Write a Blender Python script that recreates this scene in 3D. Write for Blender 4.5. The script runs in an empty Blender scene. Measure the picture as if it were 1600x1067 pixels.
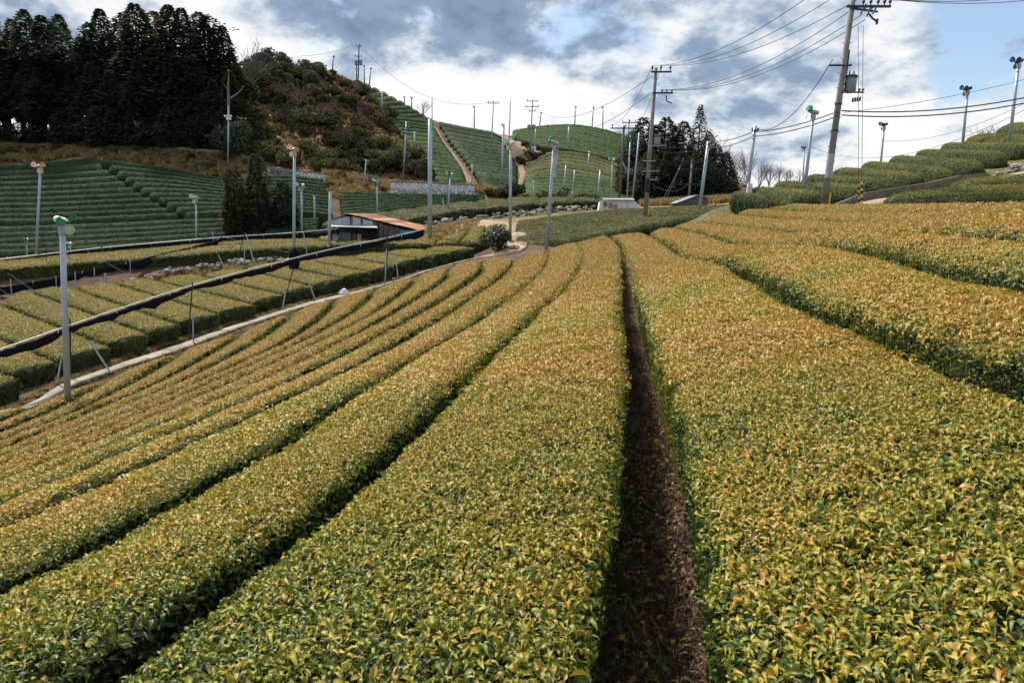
import bpy, math, random
import numpy as np
from mathutils import Vector, Matrix, noise as mnoise

random.seed(7); rng = np.random.default_rng(11)
scene = bpy.context.scene
COL = scene.collection
R = math.radians

# ------------------------------------------------------------------ camera
CZ = 2.10                                    # eye height above the soil at the photographer's feet
PITCH = R(10.25); FPX = 1067.0
cam_d = bpy.data.cameras.new('camera'); cam_d.sensor_width = 36.0; cam_d.lens = 24.0
cam_d.clip_start = 0.05; cam_d.clip_end = 4000.0
cam = bpy.data.objects.new('camera', cam_d); COL.objects.link(cam)
cam.location = (0, 0, CZ); cam.rotation_euler = (math.pi / 2 - PITCH, 0, 0)
scene.camera = cam

# ------------------------------------------------------------------ light, sky, exposure
SUN_EL, SUN_AZ = R(52), R(-36)               # azimuth from +Y (view direction), negative = to the left
scene.view_settings.view_transform = 'Standard'; scene.view_settings.look = 'None'
scene.view_settings.gamma = 1.0; scene.view_settings.exposure = 0.45
scene.view_settings.use_curve_mapping = False
sl = bpy.data.lights.new('sun', 'SUN'); sl.energy = 4.9; sl.angle = R(6); sl.color = (1.0, 0.92, 0.79)
so = bpy.data.objects.new('sun', sl); COL.objects.link(so)
sdir = Vector((math.sin(SUN_AZ) * math.cos(SUN_EL), math.cos(SUN_AZ) * math.cos(SUN_EL), math.sin(SUN_EL)))
so.rotation_euler = sdir.to_track_quat('Z', 'Y').to_euler(); so.location = (-20, 10, 60)

def ray(px, py):
    a = (px - 800.0) / FPX; b = (py - 533.5) / FPX
    return Vector((a, math.cos(PITCH) - b * math.sin(PITCH), -math.sin(PITCH) - b * math.cos(PITCH)))
def W(px, py, d):
    """the place at forward distance d that the photograph shows at (px, py)"""
    r = ray(px, py); k = d / r.y
    return Vector((r.x * k, d, CZ + r.z * k))
def Wz(px, py, z):
    """same, for a place z metres above (below) eye level"""
    r = ray(px, py); k = z / r.z
    return Vector((r.x * k, r.y * k, CZ + z))

world = bpy.data.worlds.new('World'); scene.world = world; world.use_nodes = True
wn = world.node_tree.nodes; wl = world.node_tree.links; wn.clear()
def WN(t, **kw):
    n = wn.new(t)
    for k, v in kw.items(): setattr(n, k, v)
    return n
def wmath(op, a, b=None, c=None, clamp=False):
    n = WN('ShaderNodeMath', operation=op); n.use_clamp = clamp
    for i, v in enumerate((a, b, c)):
        if v is None: continue
        if isinstance(v, (int, float)): n.inputs[i].default_value = v
        else: wl.new(v, n.inputs[i])
    return n.outputs[0]
tc = WN('ShaderNodeTexCoord')
sky = WN('ShaderNodeTexSky', sky_type='NISHITA'); sky.sun_disc = False
sky.sun_elevation = SUN_EL; sky.sun_rotation = SUN_AZ; sky.altitude = 300; sky.air_density = 1.0
sky.dust_density = 1.6; sky.ozone_density = 1.2
nrm = WN('ShaderNodeVectorMath', operation='NORMALIZE'); wl.new(tc.outputs['Generated'], nrm.inputs[0])
sep = WN('ShaderNodeSeparateXYZ'); wl.new(nrm.outputs[0], sep.inputs[0])
den = wmath('ADD', wmath('MAXIMUM', sep.outputs['Z'], 0.0), 0.42)
comb = WN('ShaderNodeCombineXYZ')
wl.new(wmath('DIVIDE', sep.outputs['X'], den), comb.inputs[0]); wl.new(wmath('DIVIDE', sep.outputs['Y'], den), comb.inputs[1])
comb.inputs[2].default_value = 3.7
def wnoise(scale, detail, rough, dist=0.0, off=(0, 0, 0)):
    m = WN('ShaderNodeMapping'); m.inputs['Location'].default_value = off; wl.new(comb.outputs[0], m.inputs['Vector'])
    n = WN('ShaderNodeTexNoise'); n.inputs['Scale'].default_value = scale; n.inputs['Detail'].default_value = detail
    n.inputs['Roughness'].default_value = rough; n.inputs['Distortion'].default_value = dist
    wl.new(m.outputs[0], n.inputs['Vector']); return n.outputs['Fac']
def blob(px, py, rad, w, sx=1.0):
    """a bank of cloud (w > 0) or a clearing (w < 0) about one direction"""
    d = ray(px, py).normalized()
    s = WN('ShaderNodeVectorMath', operation='SUBTRACT'); wl.new(nrm.outputs[0], s.inputs[0]); s.inputs[1].default_value = d
    m = WN('ShaderNodeVectorMath', operation='MULTIPLY'); wl.new(s.outputs[0], m.inputs[0]); m.inputs[1].default_value = (1 / sx, 1, 1)
    l = WN('ShaderNodeVectorMath', operation='LENGTH'); wl.new(m.outputs[0], l.inputs[0])
    mr = WN('ShaderNodeMapRange', interpolation_type='SMOOTHSTEP'); wl.new(l.outputs['Value'], mr.inputs[0])
    mr.inputs[1].default_value = 0.0; mr.inputs[2].default_value = rad; mr.inputs[3].default_value = w; mr.inputs[4].default_value = 0.0
    return mr.outputs[0]
def wsum(*xs):
    t = xs[0]
    for x in xs[1:]: t = wmath('ADD', t, x)
    return t
n1 = wnoise(1.9, 9, 0.56, 0.1, (4.2, 1.3, 0)); n2 = wnoise(3.0, 9, 0.55, 0.1, (0.6, 8.1, 2)); n3 = wnoise(9.0, 9, 0.6, 0.15, (2.6, 3.1, 5))
cover = wsum(wmath('MULTIPLY', n1, 1.5), wmath('MULTIPLY', n3, 0.5), -0.44,
             blob(800, 130, 0.62, 0.20, 1.5), blob(1570, 50, 0.38, -0.26, 1.0), blob(1450, 20, 0.16, -0.12),
             blob(1360, 95, 0.12, 0.16), blob(1500, 235, 0.30, 0.26, 1.8))
cm = WN('ShaderNodeMapRange', interpolation_type='SMOOTHSTEP'); wl.new(cover, cm.inputs[0])
cm.inputs[1].default_value = 0.46; cm.inputs[2].default_value = 0.62
# thickness decides how grey a cloud is from below
thick = wsum(wmath('MULTIPLY', n2, 1.5), wmath('MULTIPLY', n3, 0.70), -0.69,
             blob(1180, 95, 0.26, 0.24, 1.6), blob(830, -5, 0.20, 0.18, 2.0), blob(520, 60, 0.16, 0.16, 1.6), blob(60, 30, 0.3, 0.05, 1.2),
             blob(780, 150, 0.20, -0.20, 1.9), blob(360, 10, 0.10, -0.12), blob(1380, 140, 0.14, -0.12), blob(1330, 260, 0.3, -0.12, 1.5))
cr = WN('ShaderNodeValToRGB'); wl.new(thick, cr.inputs[0])
e = cr.color_ramp.elements; e[0].position = 0.33; e[0].color = (1.0, 1.0, 1.0, 1); e[1].position = 0.80; e[1].color = (0.20, 0.29, 0.43, 1)
x = e.new(0.42); x.color = (0.88, 0.91, 0.95, 1)
x = e.new(0.50); x.color = (0.60, 0.68, 0.78, 1)
x = e.new(0.60); x.color = (0.31, 0.41, 0.56, 1)
bg1 = WN('ShaderNodeBackground'); bg1.inputs['Strength'].default_value = 0.12; wl.new(sky.outputs[0], bg1.inputs['Color'])
bg2 = WN('ShaderNodeBackground'); bg2.inputs['Strength'].default_value = 0.73; wl.new(cr.outputs[0], bg2.inputs['Color'])
mx = WN('ShaderNodeMixShader'); wl.new(cm.outputs[0], mx.inputs[0]); wl.new(bg1.outputs[0], mx.inputs[1]); wl.new(bg2.outputs[0], mx.inputs[2])
wo = WN('ShaderNodeOutputWorld'); wl.new(mx.outputs[0], wo.inputs['Surface'])

# ------------------------------------------------------------------ materials
def mk(name): 
    m = bpy.data.materials.new(name); m.use_nodes = True; m.node_tree.nodes.clear(); return m, m.node_tree.nodes, m.node_tree.links
def surf(name, cols, scale=3.0, rough=0.75, bump=0.0, bscale=None, detail=5, metal=0.0, coord='Object', spec=0.35, island=0.0, objrand=0.0):
    """noise between colours, optional bump; cols = list of (pos, rgb)"""
    m, n, l = mk(name)
    t = n.new('ShaderNodeTexCoord'); nz = n.new('ShaderNodeTexNoise'); nz.inputs['Scale'].default_value = scale; nz.inputs['Detail'].default_value = detail
    nz.inputs['Roughness'].default_value = 0.62
    l.new(t.outputs[coord], nz.inputs['Vector'])
    f = nz.outputs['Fac']
    def add(src, k):
        nonlocal f
        a = n.new('ShaderNodeMath'); a.operation = 'MULTIPLY_ADD'; l.new(src, a.inputs[0]); a.inputs[1].default_value = k; 
        b = n.new('ShaderNodeMath'); b.operation = 'SUBTRACT'; l.new(f, b.inputs[0]); b.inputs[1].default_value = k / 2
        l.new(b.outputs[0], a.inputs[2]); f = a.outputs[0]
    if island:
        g = n.new('ShaderNodeNewGeometry'); add(g.outputs['Random Per Island'], island)
    if objrand:
        o = n.new('ShaderNodeObjectInfo'); add(o.outputs['Random'], objrand)
    cr = n.new('ShaderNodeValToRGB'); l.new(f, cr.inputs[0]); els = cr.color_ramp.elements
    while len(els) < len(cols): els.new(0.5)
    for e, (p, c) in zip(els, cols): e.position = p; e.color = (*c, 1)
    b = n.new('ShaderNodeBsdfPrincipled'); b.inputs['Roughness'].default_value = rough; b.inputs['Metallic'].default_value = metal
    b.inputs['Specular IOR Level'].default_value = spec
    l.new(cr.outputs[0], b.inputs['Base Color'])
    if bump:
        nb = n.new('ShaderNodeTexNoise'); nb.inputs['Scale'].default_value = bscale or scale * 4; nb.inputs['Detail'].default_value = 6
        l.new(t.outputs[coord], nb.inputs['Vector'])
        bp = n.new('ShaderNodeBump'); bp.inputs['Strength'].default_value = bump; bp.inputs['Distance'].default_value = 0.05
        l.new(nb.outputs['Fac'], bp.inputs['Height']); l.new(bp.outputs[0], b.inputs['Normal'])
    o = n.new('ShaderNodeOutputMaterial'); l.new(b.outputs[0], o.inputs['Surface']); return m
def two(c, k=0.25): return [(0.3, tuple(x * (1 - k) for x in c)), (0.7, tuple(min(1, x * (1 + k)) for x in c))]

def leaf_mat(name, stops, rough=0.42, trans=0.25):
    """leaf: colour from the leaf's own tone (per instance) plus its tone inside a sprig"""
    m, n, l = mk(name)
    a1 = n.new('ShaderNodeAttribute'); a1.attribute_type = 'INSTANCER'; a1.attribute_name = 'tone'
    a2 = n.new('ShaderNodeAttribute'); a2.attribute_name = 'lt'
    ad = n.new('ShaderNodeMath'); l.new(a1.outputs['Fac'], ad.inputs[0]); l.new(a2.outputs['Fac'], ad.inputs[1])
    cr = n.new('ShaderNodeValToRGB'); l.new(ad.outputs[0], cr.inputs[0]); els = cr.color_ramp.elements
    while len(els) < len(stops): els.new(0.5)
    for e, (p, c) in zip(els, stops): e.position = p; e.color = (*c, 1)
    b = n.new('ShaderNodeBsdfPrincipled'); b.inputs['Roughness'].default_value = rough; b.inputs['Specular IOR Level'].default_value = 0.5
    l.new(cr.outputs[0], b.inputs['Base Color'])
    tr = n.new('ShaderNodeBsdfTranslucent'); l.new(cr.outputs[0], tr.inputs['Color'])
    mx = n.new('ShaderNodeMixShader'); mx.inputs[0].default_value = trans; l.new(b.outputs[0], mx.inputs[1]); l.new(tr.outputs[0], mx.inputs[2])
    o = n.new('ShaderNodeOutputMaterial'); l.new(mx.outputs[0], o.inputs['Surface']); return m

M = {}
TEA = [(0.0, (0.018, 0.042, 0.014)), (0.24, (0.080, 0.130, 0.020)), (0.44, (0.22, 0.235, 0.018)), (0.60, (0.385, 0.300, 0.030)),
       (0.76, (0.45, 0.275, 0.042)), (0.88, (0.42, 0.185, 0.035)), (1.0, (0.44, 0.27, 0.12))]
M['leaf'] = leaf_mat('tea_leaf', TEA, 0.50)
M['leaf_green'] = leaf_mat('tea_leaf_green', [(0.0, (0.012, 0.026, 0.013)), (0.25, (0.048, 0.074, 0.022)), (0.45, (0.115, 0.135, 0.045)), (0.62, (0.18, 0.17, 0.055)), (0.8, (0.24, 0.19, 0.07))], 0.65)
M['tea_core'] = surf('tea_core', [(0.3, (0.012, 0.020, 0.007)), (0.55, (0.030, 0.042, 0.012)), (0.75, (0.06, 0.06, 0.018))], 9, 0.8, 0.6, 40)  # dark colour paints the shade between the leaves into the core
def tea_far(name, c, k=0.35):
    return surf(name, [(0.30, tuple(x * (1 - k) for x in c)), (0.5, c), (0.70, tuple(x * (1 + k) for x in c))], 1.6, 0.9, 1.0, 14, detail=8, spec=0.12, objrand=0.25)
M['tea_dark'] = tea_far('tea_dark', (0.030, 0.056, 0.024))
M['tea_hill'] = tea_far('tea_hill', (0.048, 0.082, 0.027))
M['tea_blue'] = tea_far('tea_blue', (0.038, 0.066, 0.031))
M['tea_brown'] = tea_far('tea_brown', (0.090, 0.092, 0.036))
M['tea_olive'] = tea_far('tea_olive', (0.115, 0.135, 0.052))
M['tea_mound'] = tea_far('tea_mound', (0.070, 0.105, 0.030))
M['galv'] = surf('galvanised_steel', two((0.36, 0.42, 0.47), 0.18), 2.2, 0.42, metal=0.35, spec=0.5)
M['dark_steel'] = surf('dark_steel', two((0.045, 0.05, 0.06), 0.3), 4, 0.5, metal=0.3)
M['concrete_pole'] = surf('concrete_pole', [(0.3, (0.15, 0.14, 0.125)), (0.5, (0.24, 0.225, 0.20)), (0.7, (0.30, 0.285, 0.26))], 1.3, 0.85, 0.2, 20)
M['wood_pole'] = surf('wood_pole', two((0.13, 0.105, 0.085), 0.4), 2.5, 0.9, 0.3, 30)
M['white_paint'] = surf('white_paint', two((0.72, 0.74, 0.74), 0.1), 5, 0.45)
M['grey_paint'] = surf('grey_paint', two((0.34, 0.37, 0.40), 0.15), 5, 0.5)
M['transformer'] = surf('transformer_paint', two((0.22, 0.29, 0.33), 0.15), 5, 0.45)
M['blade_green'] = surf('blade_green', two((0.01, 0.22, 0.085), 0.25), 6, 0.35)
M['blade_mint'] = surf('blade_mint', two((0.42, 0.62, 0.50), 0.15), 6, 0.4)
M['blade_orange'] = surf('blade_orange', two((0.78, 0.42, 0.24), 0.2), 6, 0.4)
M['blade_pink'] = surf('blade_pink', two((0.80, 0.58, 0.50), 0.15), 6, 0.4)
M['blade_blue'] = surf('blade_blue', two((0.05, 0.08, 0.15), 0.2), 6, 0.4)
M['net'] = surf('black_shade_net', two((0.008, 0.008, 0.012), 0.5), 8, 0.9, 0.8, 18, spec=0.15)
M['pipe'] = surf('white_pipe', two((0.52, 0.54, 0.57), 0.15), 4, 0.4, spec=0.5)
M['wire'] = surf('wire_black', two((0.02, 0.022, 0.026), 0.2), 4, 0.5)
M['insulator'] = surf('insulator', two((0.06, 0.065, 0.08), 0.2), 4, 0.3)
M['yellow'] = surf('yellow_paint', two((0.70, 0.50, 0.03), 0.15), 6, 0.5)
M['black'] = surf('black_plastic', two((0.015, 0.015, 0.015), 0.2), 6, 0.5)
M['stone'] = surf('field_stone', [(0.3, (0.11, 0.098, 0.082)), (0.5, (0.22, 0.20, 0.175)), (0.7, (0.37, 0.35, 0.32))], 3, 0.9, 0.5, 18, objrand=0.5)
M['bark'] = surf('bark', two((0.075, 0.055, 0.042), 0.4), 4, 0.95, 0.5, 30)
M['bark_pale'] = surf('bark_pale', two((0.20, 0.165, 0.14), 0.3), 4, 0.95, 0.3, 30)
M['twig'] = surf('bare_twig', two((0.12, 0.095, 0.082), 0.3), 4, 0.95)
M['twig_pink'] = surf('bare_twig_pink', two((0.17, 0.105, 0.085), 0.3), 4, 0.95)
M['fol_dark'] = surf('conifer_dark', [(0.25, (0.036, 0.054, 0.038)), (0.55, (0.082, 0.112, 0.066)), (0.8, (0.14, 0.16, 0.08))], 0.6, 1.0, spec=0.05, island=0.35, objrand=0.2)
M['fol_brown'] = surf('conifer_brown', [(0.3, (0.045, 0.042, 0.028)), (0.55, (0.095, 0.082, 0.048)), (0.8, (0.14, 0.12, 0.06))], 0.6, 1.0, spec=0.05, island=0.35, objrand=0.2)
M['fol_shrub'] = surf('shrub_green', [(0.25, (0.026, 0.034, 0.014)), (0.55, (0.066, 0.076, 0.030)), (0.8, (0.14, 0.13, 0.05))], 0.7, 1.0, spec=0.05, island=0.35, objrand=0.5)
M['fol_shrub2'] = surf('shrub_grey', [(0.25, (0.045, 0.038, 0.026)), (0.55, (0.10, 0.080, 0.052)), (0.8, (0.19, 0.145, 0.09))], 0.7, 1.0, spec=0.05, island=0.35, objrand=0.5)
M['fol_straw'] = surf('dry_grass_blades', [(0.25, (0.20, 0.13, 0.055)), (0.55, (0.36, 0.26, 0.12)), (0.8, (0.50, 0.38, 0.20))], 0.7, 1.0, spec=0.05, island=0.4, objrand=0.4)
for _k in ('fol_dark', 'fol_brown', 'fol_shrub', 'fol_shrub2', 'fol_straw'):           # thin foliage lets some light through
    _n = M[_k].node_tree.nodes; _l = M[_k].node_tree.links; _b = _n['Principled BSDF']; _o = _n['Material Output']; _t = _n.new('ShaderNodeBsdfTranslucent'); _x = _n.new('ShaderNodeMixShader'); _x.inputs[0].default_value = 0.35
    _l.new(_b.inputs['Base Color'].links[0].from_socket, _t.inputs['Color']); _l.new(_b.outputs[0], _x.inputs[1]); _l.new(_t.outputs[0], _x.inputs[2]); _l.new(_x.outputs[0], _o.inputs['Surface'])
M['fol_bush'] = surf('bush_leaf', [(0.2, (0.035, 0.020, 0.014)), (0.45, (0.016, 0.034, 0.012)), (0.8, (0.040, 0.075, 0.022))], 1.2, 0.5, island=0.6)
M['path'] = surf('pale_concrete', [(0.28, (0.13, 0.105, 0.075)), (0.42, (0.22, 0.195, 0.16)), (0.55, (0.29, 0.265, 0.225)), (0.75, (0.37, 0.345, 0.305))], 1.1, 0.9, 0.3, 12)
M['dirt_path'] = surf('pale_dirt', [(0.3, (0.25, 0.17, 0.10)), (0.55, (0.38, 0.28, 0.19)), (0.75, (0.48, 0.38, 0.28))], 0.5, 0.95, 0.3, 6)
M['hill_dirt'] = surf('hill_dirt', [(0.3, (0.13, 0.085, 0.05)), (0.55, (0.22, 0.155, 0.10)), (0.75, (0.32, 0.25, 0.18))], 0.5, 0.95)
M['twiglit'] = surf('dead_twigs', [(0.2, (0.040, 0.023, 0.014)), (0.55, (0.105, 0.060, 0.034)), (0.85, (0.34, 0.225, 0.13))], 6, 0.8, island=0.3, objrand=0.8)
M['rust'] = surf('rusty_roof', [(0.25, (0.28, 0.125, 0.065)), (0.5, (0.52, 0.27, 0.15)), (0.75, (0.66, 0.48, 0.36))], 0.7, 0.7, 0.1, 6, objrand=0.5)
M['tin'] = surf('grey_tin', [(0.3, (0.19, 0.22, 0.26)), (0.5, (0.34, 0.385, 0.43)), (0.75, (0.46, 0.50, 0.54))], 0.9, 0.5, 0.1, 8, metal=0.1, objrand=0.4)
M['tin_brown'] = surf('brown_tin', two((0.20, 0.115, 0.075), 0.4), 1.5, 0.8)
M['old_wood'] = surf('old_wood', two((0.13, 0.115, 0.10), 0.4), 2, 0.9)
M['cyan'] = surf('cyan_tarp', two((0.02, 0.42, 0.46), 0.25), 2, 0.5)
M['dark_in'] = surf('shed_inner_shade', two((0.05, 0.047, 0.045), 0.4), 2, 0.9)  # dark colour stands in for the shade inside the open shed
M['wall_white'] = surf('white_cladding', [(0.3, (0.40, 0.33, 0.28)), (0.48, (0.66, 0.63, 0.58)), (0.7, (0.78, 0.76, 0.72))], 0.9, 0.8)
# ------------------------------------------------------------------ object helpers
def setp(o, label=None, cat=None, group=None, kind=None):
    if label: o['label'] = label
    if cat: o['category'] = cat
    if group: o['group'] = group
    if kind: o['kind'] = kind
    return o
def link(o, parent=None):
    COL.objects.link(o)
    if parent is not None: o.parent = parent
    return o
def empty(name, loc, label, cat, group=None):
    o = bpy.data.objects.new(name, None); o.location = loc; o.empty_display_size = 0.2
    return setp(link(o), label, cat, group)
class MB:
    """collects shapes; build() links them as one mesh object"""
    def __init__(s): s.v = []; s.f = []; s.m = []
    def add(s, vs, fs, mi=0):
        b = len(s.v); s.v += [tuple(v) for v in vs]; s.f += [tuple(b + i for i in f) for f in fs]; s.m += [mi] * len(fs); return s
    def box(s, c, size, rot=None, mi=0):
        hx, hy, hz = (q / 2 for q in size); c = Vector(c)
        vs = [Vector((x, y, z)) for z in (-hz, hz) for y in (-hy, hy) for x in (-hx, hx)]
        if rot is not None: vs = [rot @ v for v in vs]
        return s.add([c + v for v in vs], [(0, 2, 3, 1), (4, 5, 7, 6), (0, 1, 5, 4), (2, 6, 7, 3), (0, 4, 6, 2), (1, 3, 7, 5)], mi)
    def tube(s, pts, rs, n=8, mi=0, cap=True):
        pts = [Vector(p) for p in pts]
        if isinstance(rs, (int, float)): rs = [rs] * len(pts)
        vs = []; fs = []; up = Vector((0, 0, 1)); prev = None
        for i, p in enumerate(pts):
            t = (pts[min(i + 1, len(pts) - 1)] - pts[max(i - 1, 0)])
            t = t.normalized() if t.length > 1e-9 else up
            if prev is None:
                a = t.orthogonal().normalized()
            else:
                a = prev - t * prev.dot(t); a = a.normalized() if a.length > 1e-6 else t.orthogonal().normalized()
            prev = a; b = t.cross(a)
            for k in range(n):
                q = 2 * math.pi * k / n; vs.append(p + (a * math.cos(q) + b * math.sin(q)) * rs[i])
        for i in range(len(pts) - 1):
            for k in range(n):
                k2 = (k + 1) % n; fs.append((i * n + k, i * n + k2, (i + 1) * n + k2, (i + 1) * n + k))
        if cap:
            fs.append(tuple(range(n))[::-1]); fs.append(tuple((len(pts) - 1) * n + k for k in range(n)))
        return s.add(vs, fs, mi)
    def mesh(s, name, mats, smooth=False):
        me = bpy.data.meshes.new(name); me.from_pydata(s.v, [], s.f); 
        for m in (mats if isinstance(mats, (list, tuple)) else [mats]): me.materials.append(m)
        if any(s.m): me.polygons.foreach_set('material_index', s.m)
        if smooth: me.polygons.foreach_set('use_smooth', [True] * len(me.polygons))
        me.update(); return me
    def build(s, name, mats, parent=None, smooth=False, loc=None):
        o = bpy.data.objects.new(name, s.mesh(name, mats, smooth)); link(o, parent)
        if loc is not None: o.location = loc
        return o
def ordn(i):
    w = ['first', 'second', 'third', 'fourth', 'fifth', 'sixth', 'seventh', 'eighth', 'ninth', 'tenth', 'eleventh', 'twelfth', 'thirteenth', 'fourteenth',
         'fifteenth', 'sixteenth', 'seventeenth', 'eighteenth', 'nineteenth', 'twentieth', 'twenty-first', 'twenty-second', 'twenty-third', 'twenty-fourth',
         'twenty-fifth', 'twenty-sixth', 'twenty-seventh', 'twenty-eighth', 'twenty-ninth', 'thirtieth']
    return w[i]

# ------------------------------------------------------------------ plan of the tea garden: furrow lines at clipping height
def line_z(pts):
    """(px, py, height relative to eye or None) -> world points"""
    idx = [i for i, p in enumerate(pts) if p[2] is not None]
    zs = np.interp(range(len(pts)), idx, [pts[i][2] for i in idx])
    out = []
    for p, z in zip(pts, zs):
        out.append(Wz(p[0], p[1], z))
    return out
def line_d(pts): return [W(*p) for p in pts]
def cat_rom(P, step):
    """smooth curve through P, resampled at about the given step"""
    P = [Vector(p) for p in P]
    if len(P) == 2: dense = [P[0].lerp(P[1], t / 20) for t in range(21)]
    else:
        Q = [P[0] * 2 - P[1]] + P + [P[-1] * 2 - P[-2]]; dense = []
        for i in range(1, len(Q) - 2):
            p0, p1, p2, p3 = Q[i - 1:i + 3]
            t0 = 0.0; t1 = t0 + max((p1 - p0).length, 1e-4) ** 0.5; t2 = t1 + max((p2 - p1).length, 1e-4) ** 0.5; t3 = t2 + max((p3 - p2).length, 1e-4) ** 0.5
            for k in range(14):
                t = t1 + (t2 - t1) * k / 14
                a1 = p0 * ((t1 - t) / (t1 - t0)) + p1 * ((t - t0) / (t1 - t0)); a2 = p1 * ((t2 - t) / (t2 - t1)) + p2 * ((t - t1) / (t2 - t1))
                a3 = p2 * ((t3 - t) / (t3 - t2)) + p3 * ((t - t2) / (t3 - t2))
                b1 = a1 * ((t2 - t) / (t2 - t0)) + a2 * ((t - t0) / (t2 - t0)); b2 = a2 * ((t3 - t) / (t3 - t1)) + a3 * ((t - t1) / (t3 - t1))
                dense.append(b1 * ((t2 - t) / (t2 - t1)) + b2 * ((t - t1) / (t2 - t1)))
        dense.append(P[-1])
    A = np.array([tuple(p) for p in dense]); s = np.concatenate([[0], np.cumsum(np.linalg.norm(np.diff(A, axis=0), axis=1))])
    n = max(2, int(round(s[-1] / step)) + 1); u = np.linspace(0, s[-1], n)
    return np.stack([np.interp(u, s, A[:, k]) for k in range(3)], 1)
def extend(P, dist):
    d = (P[-1] - P[-2]); d.z *= 0.5; P.append(P[-1] + d.normalized() * dist); return P

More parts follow.
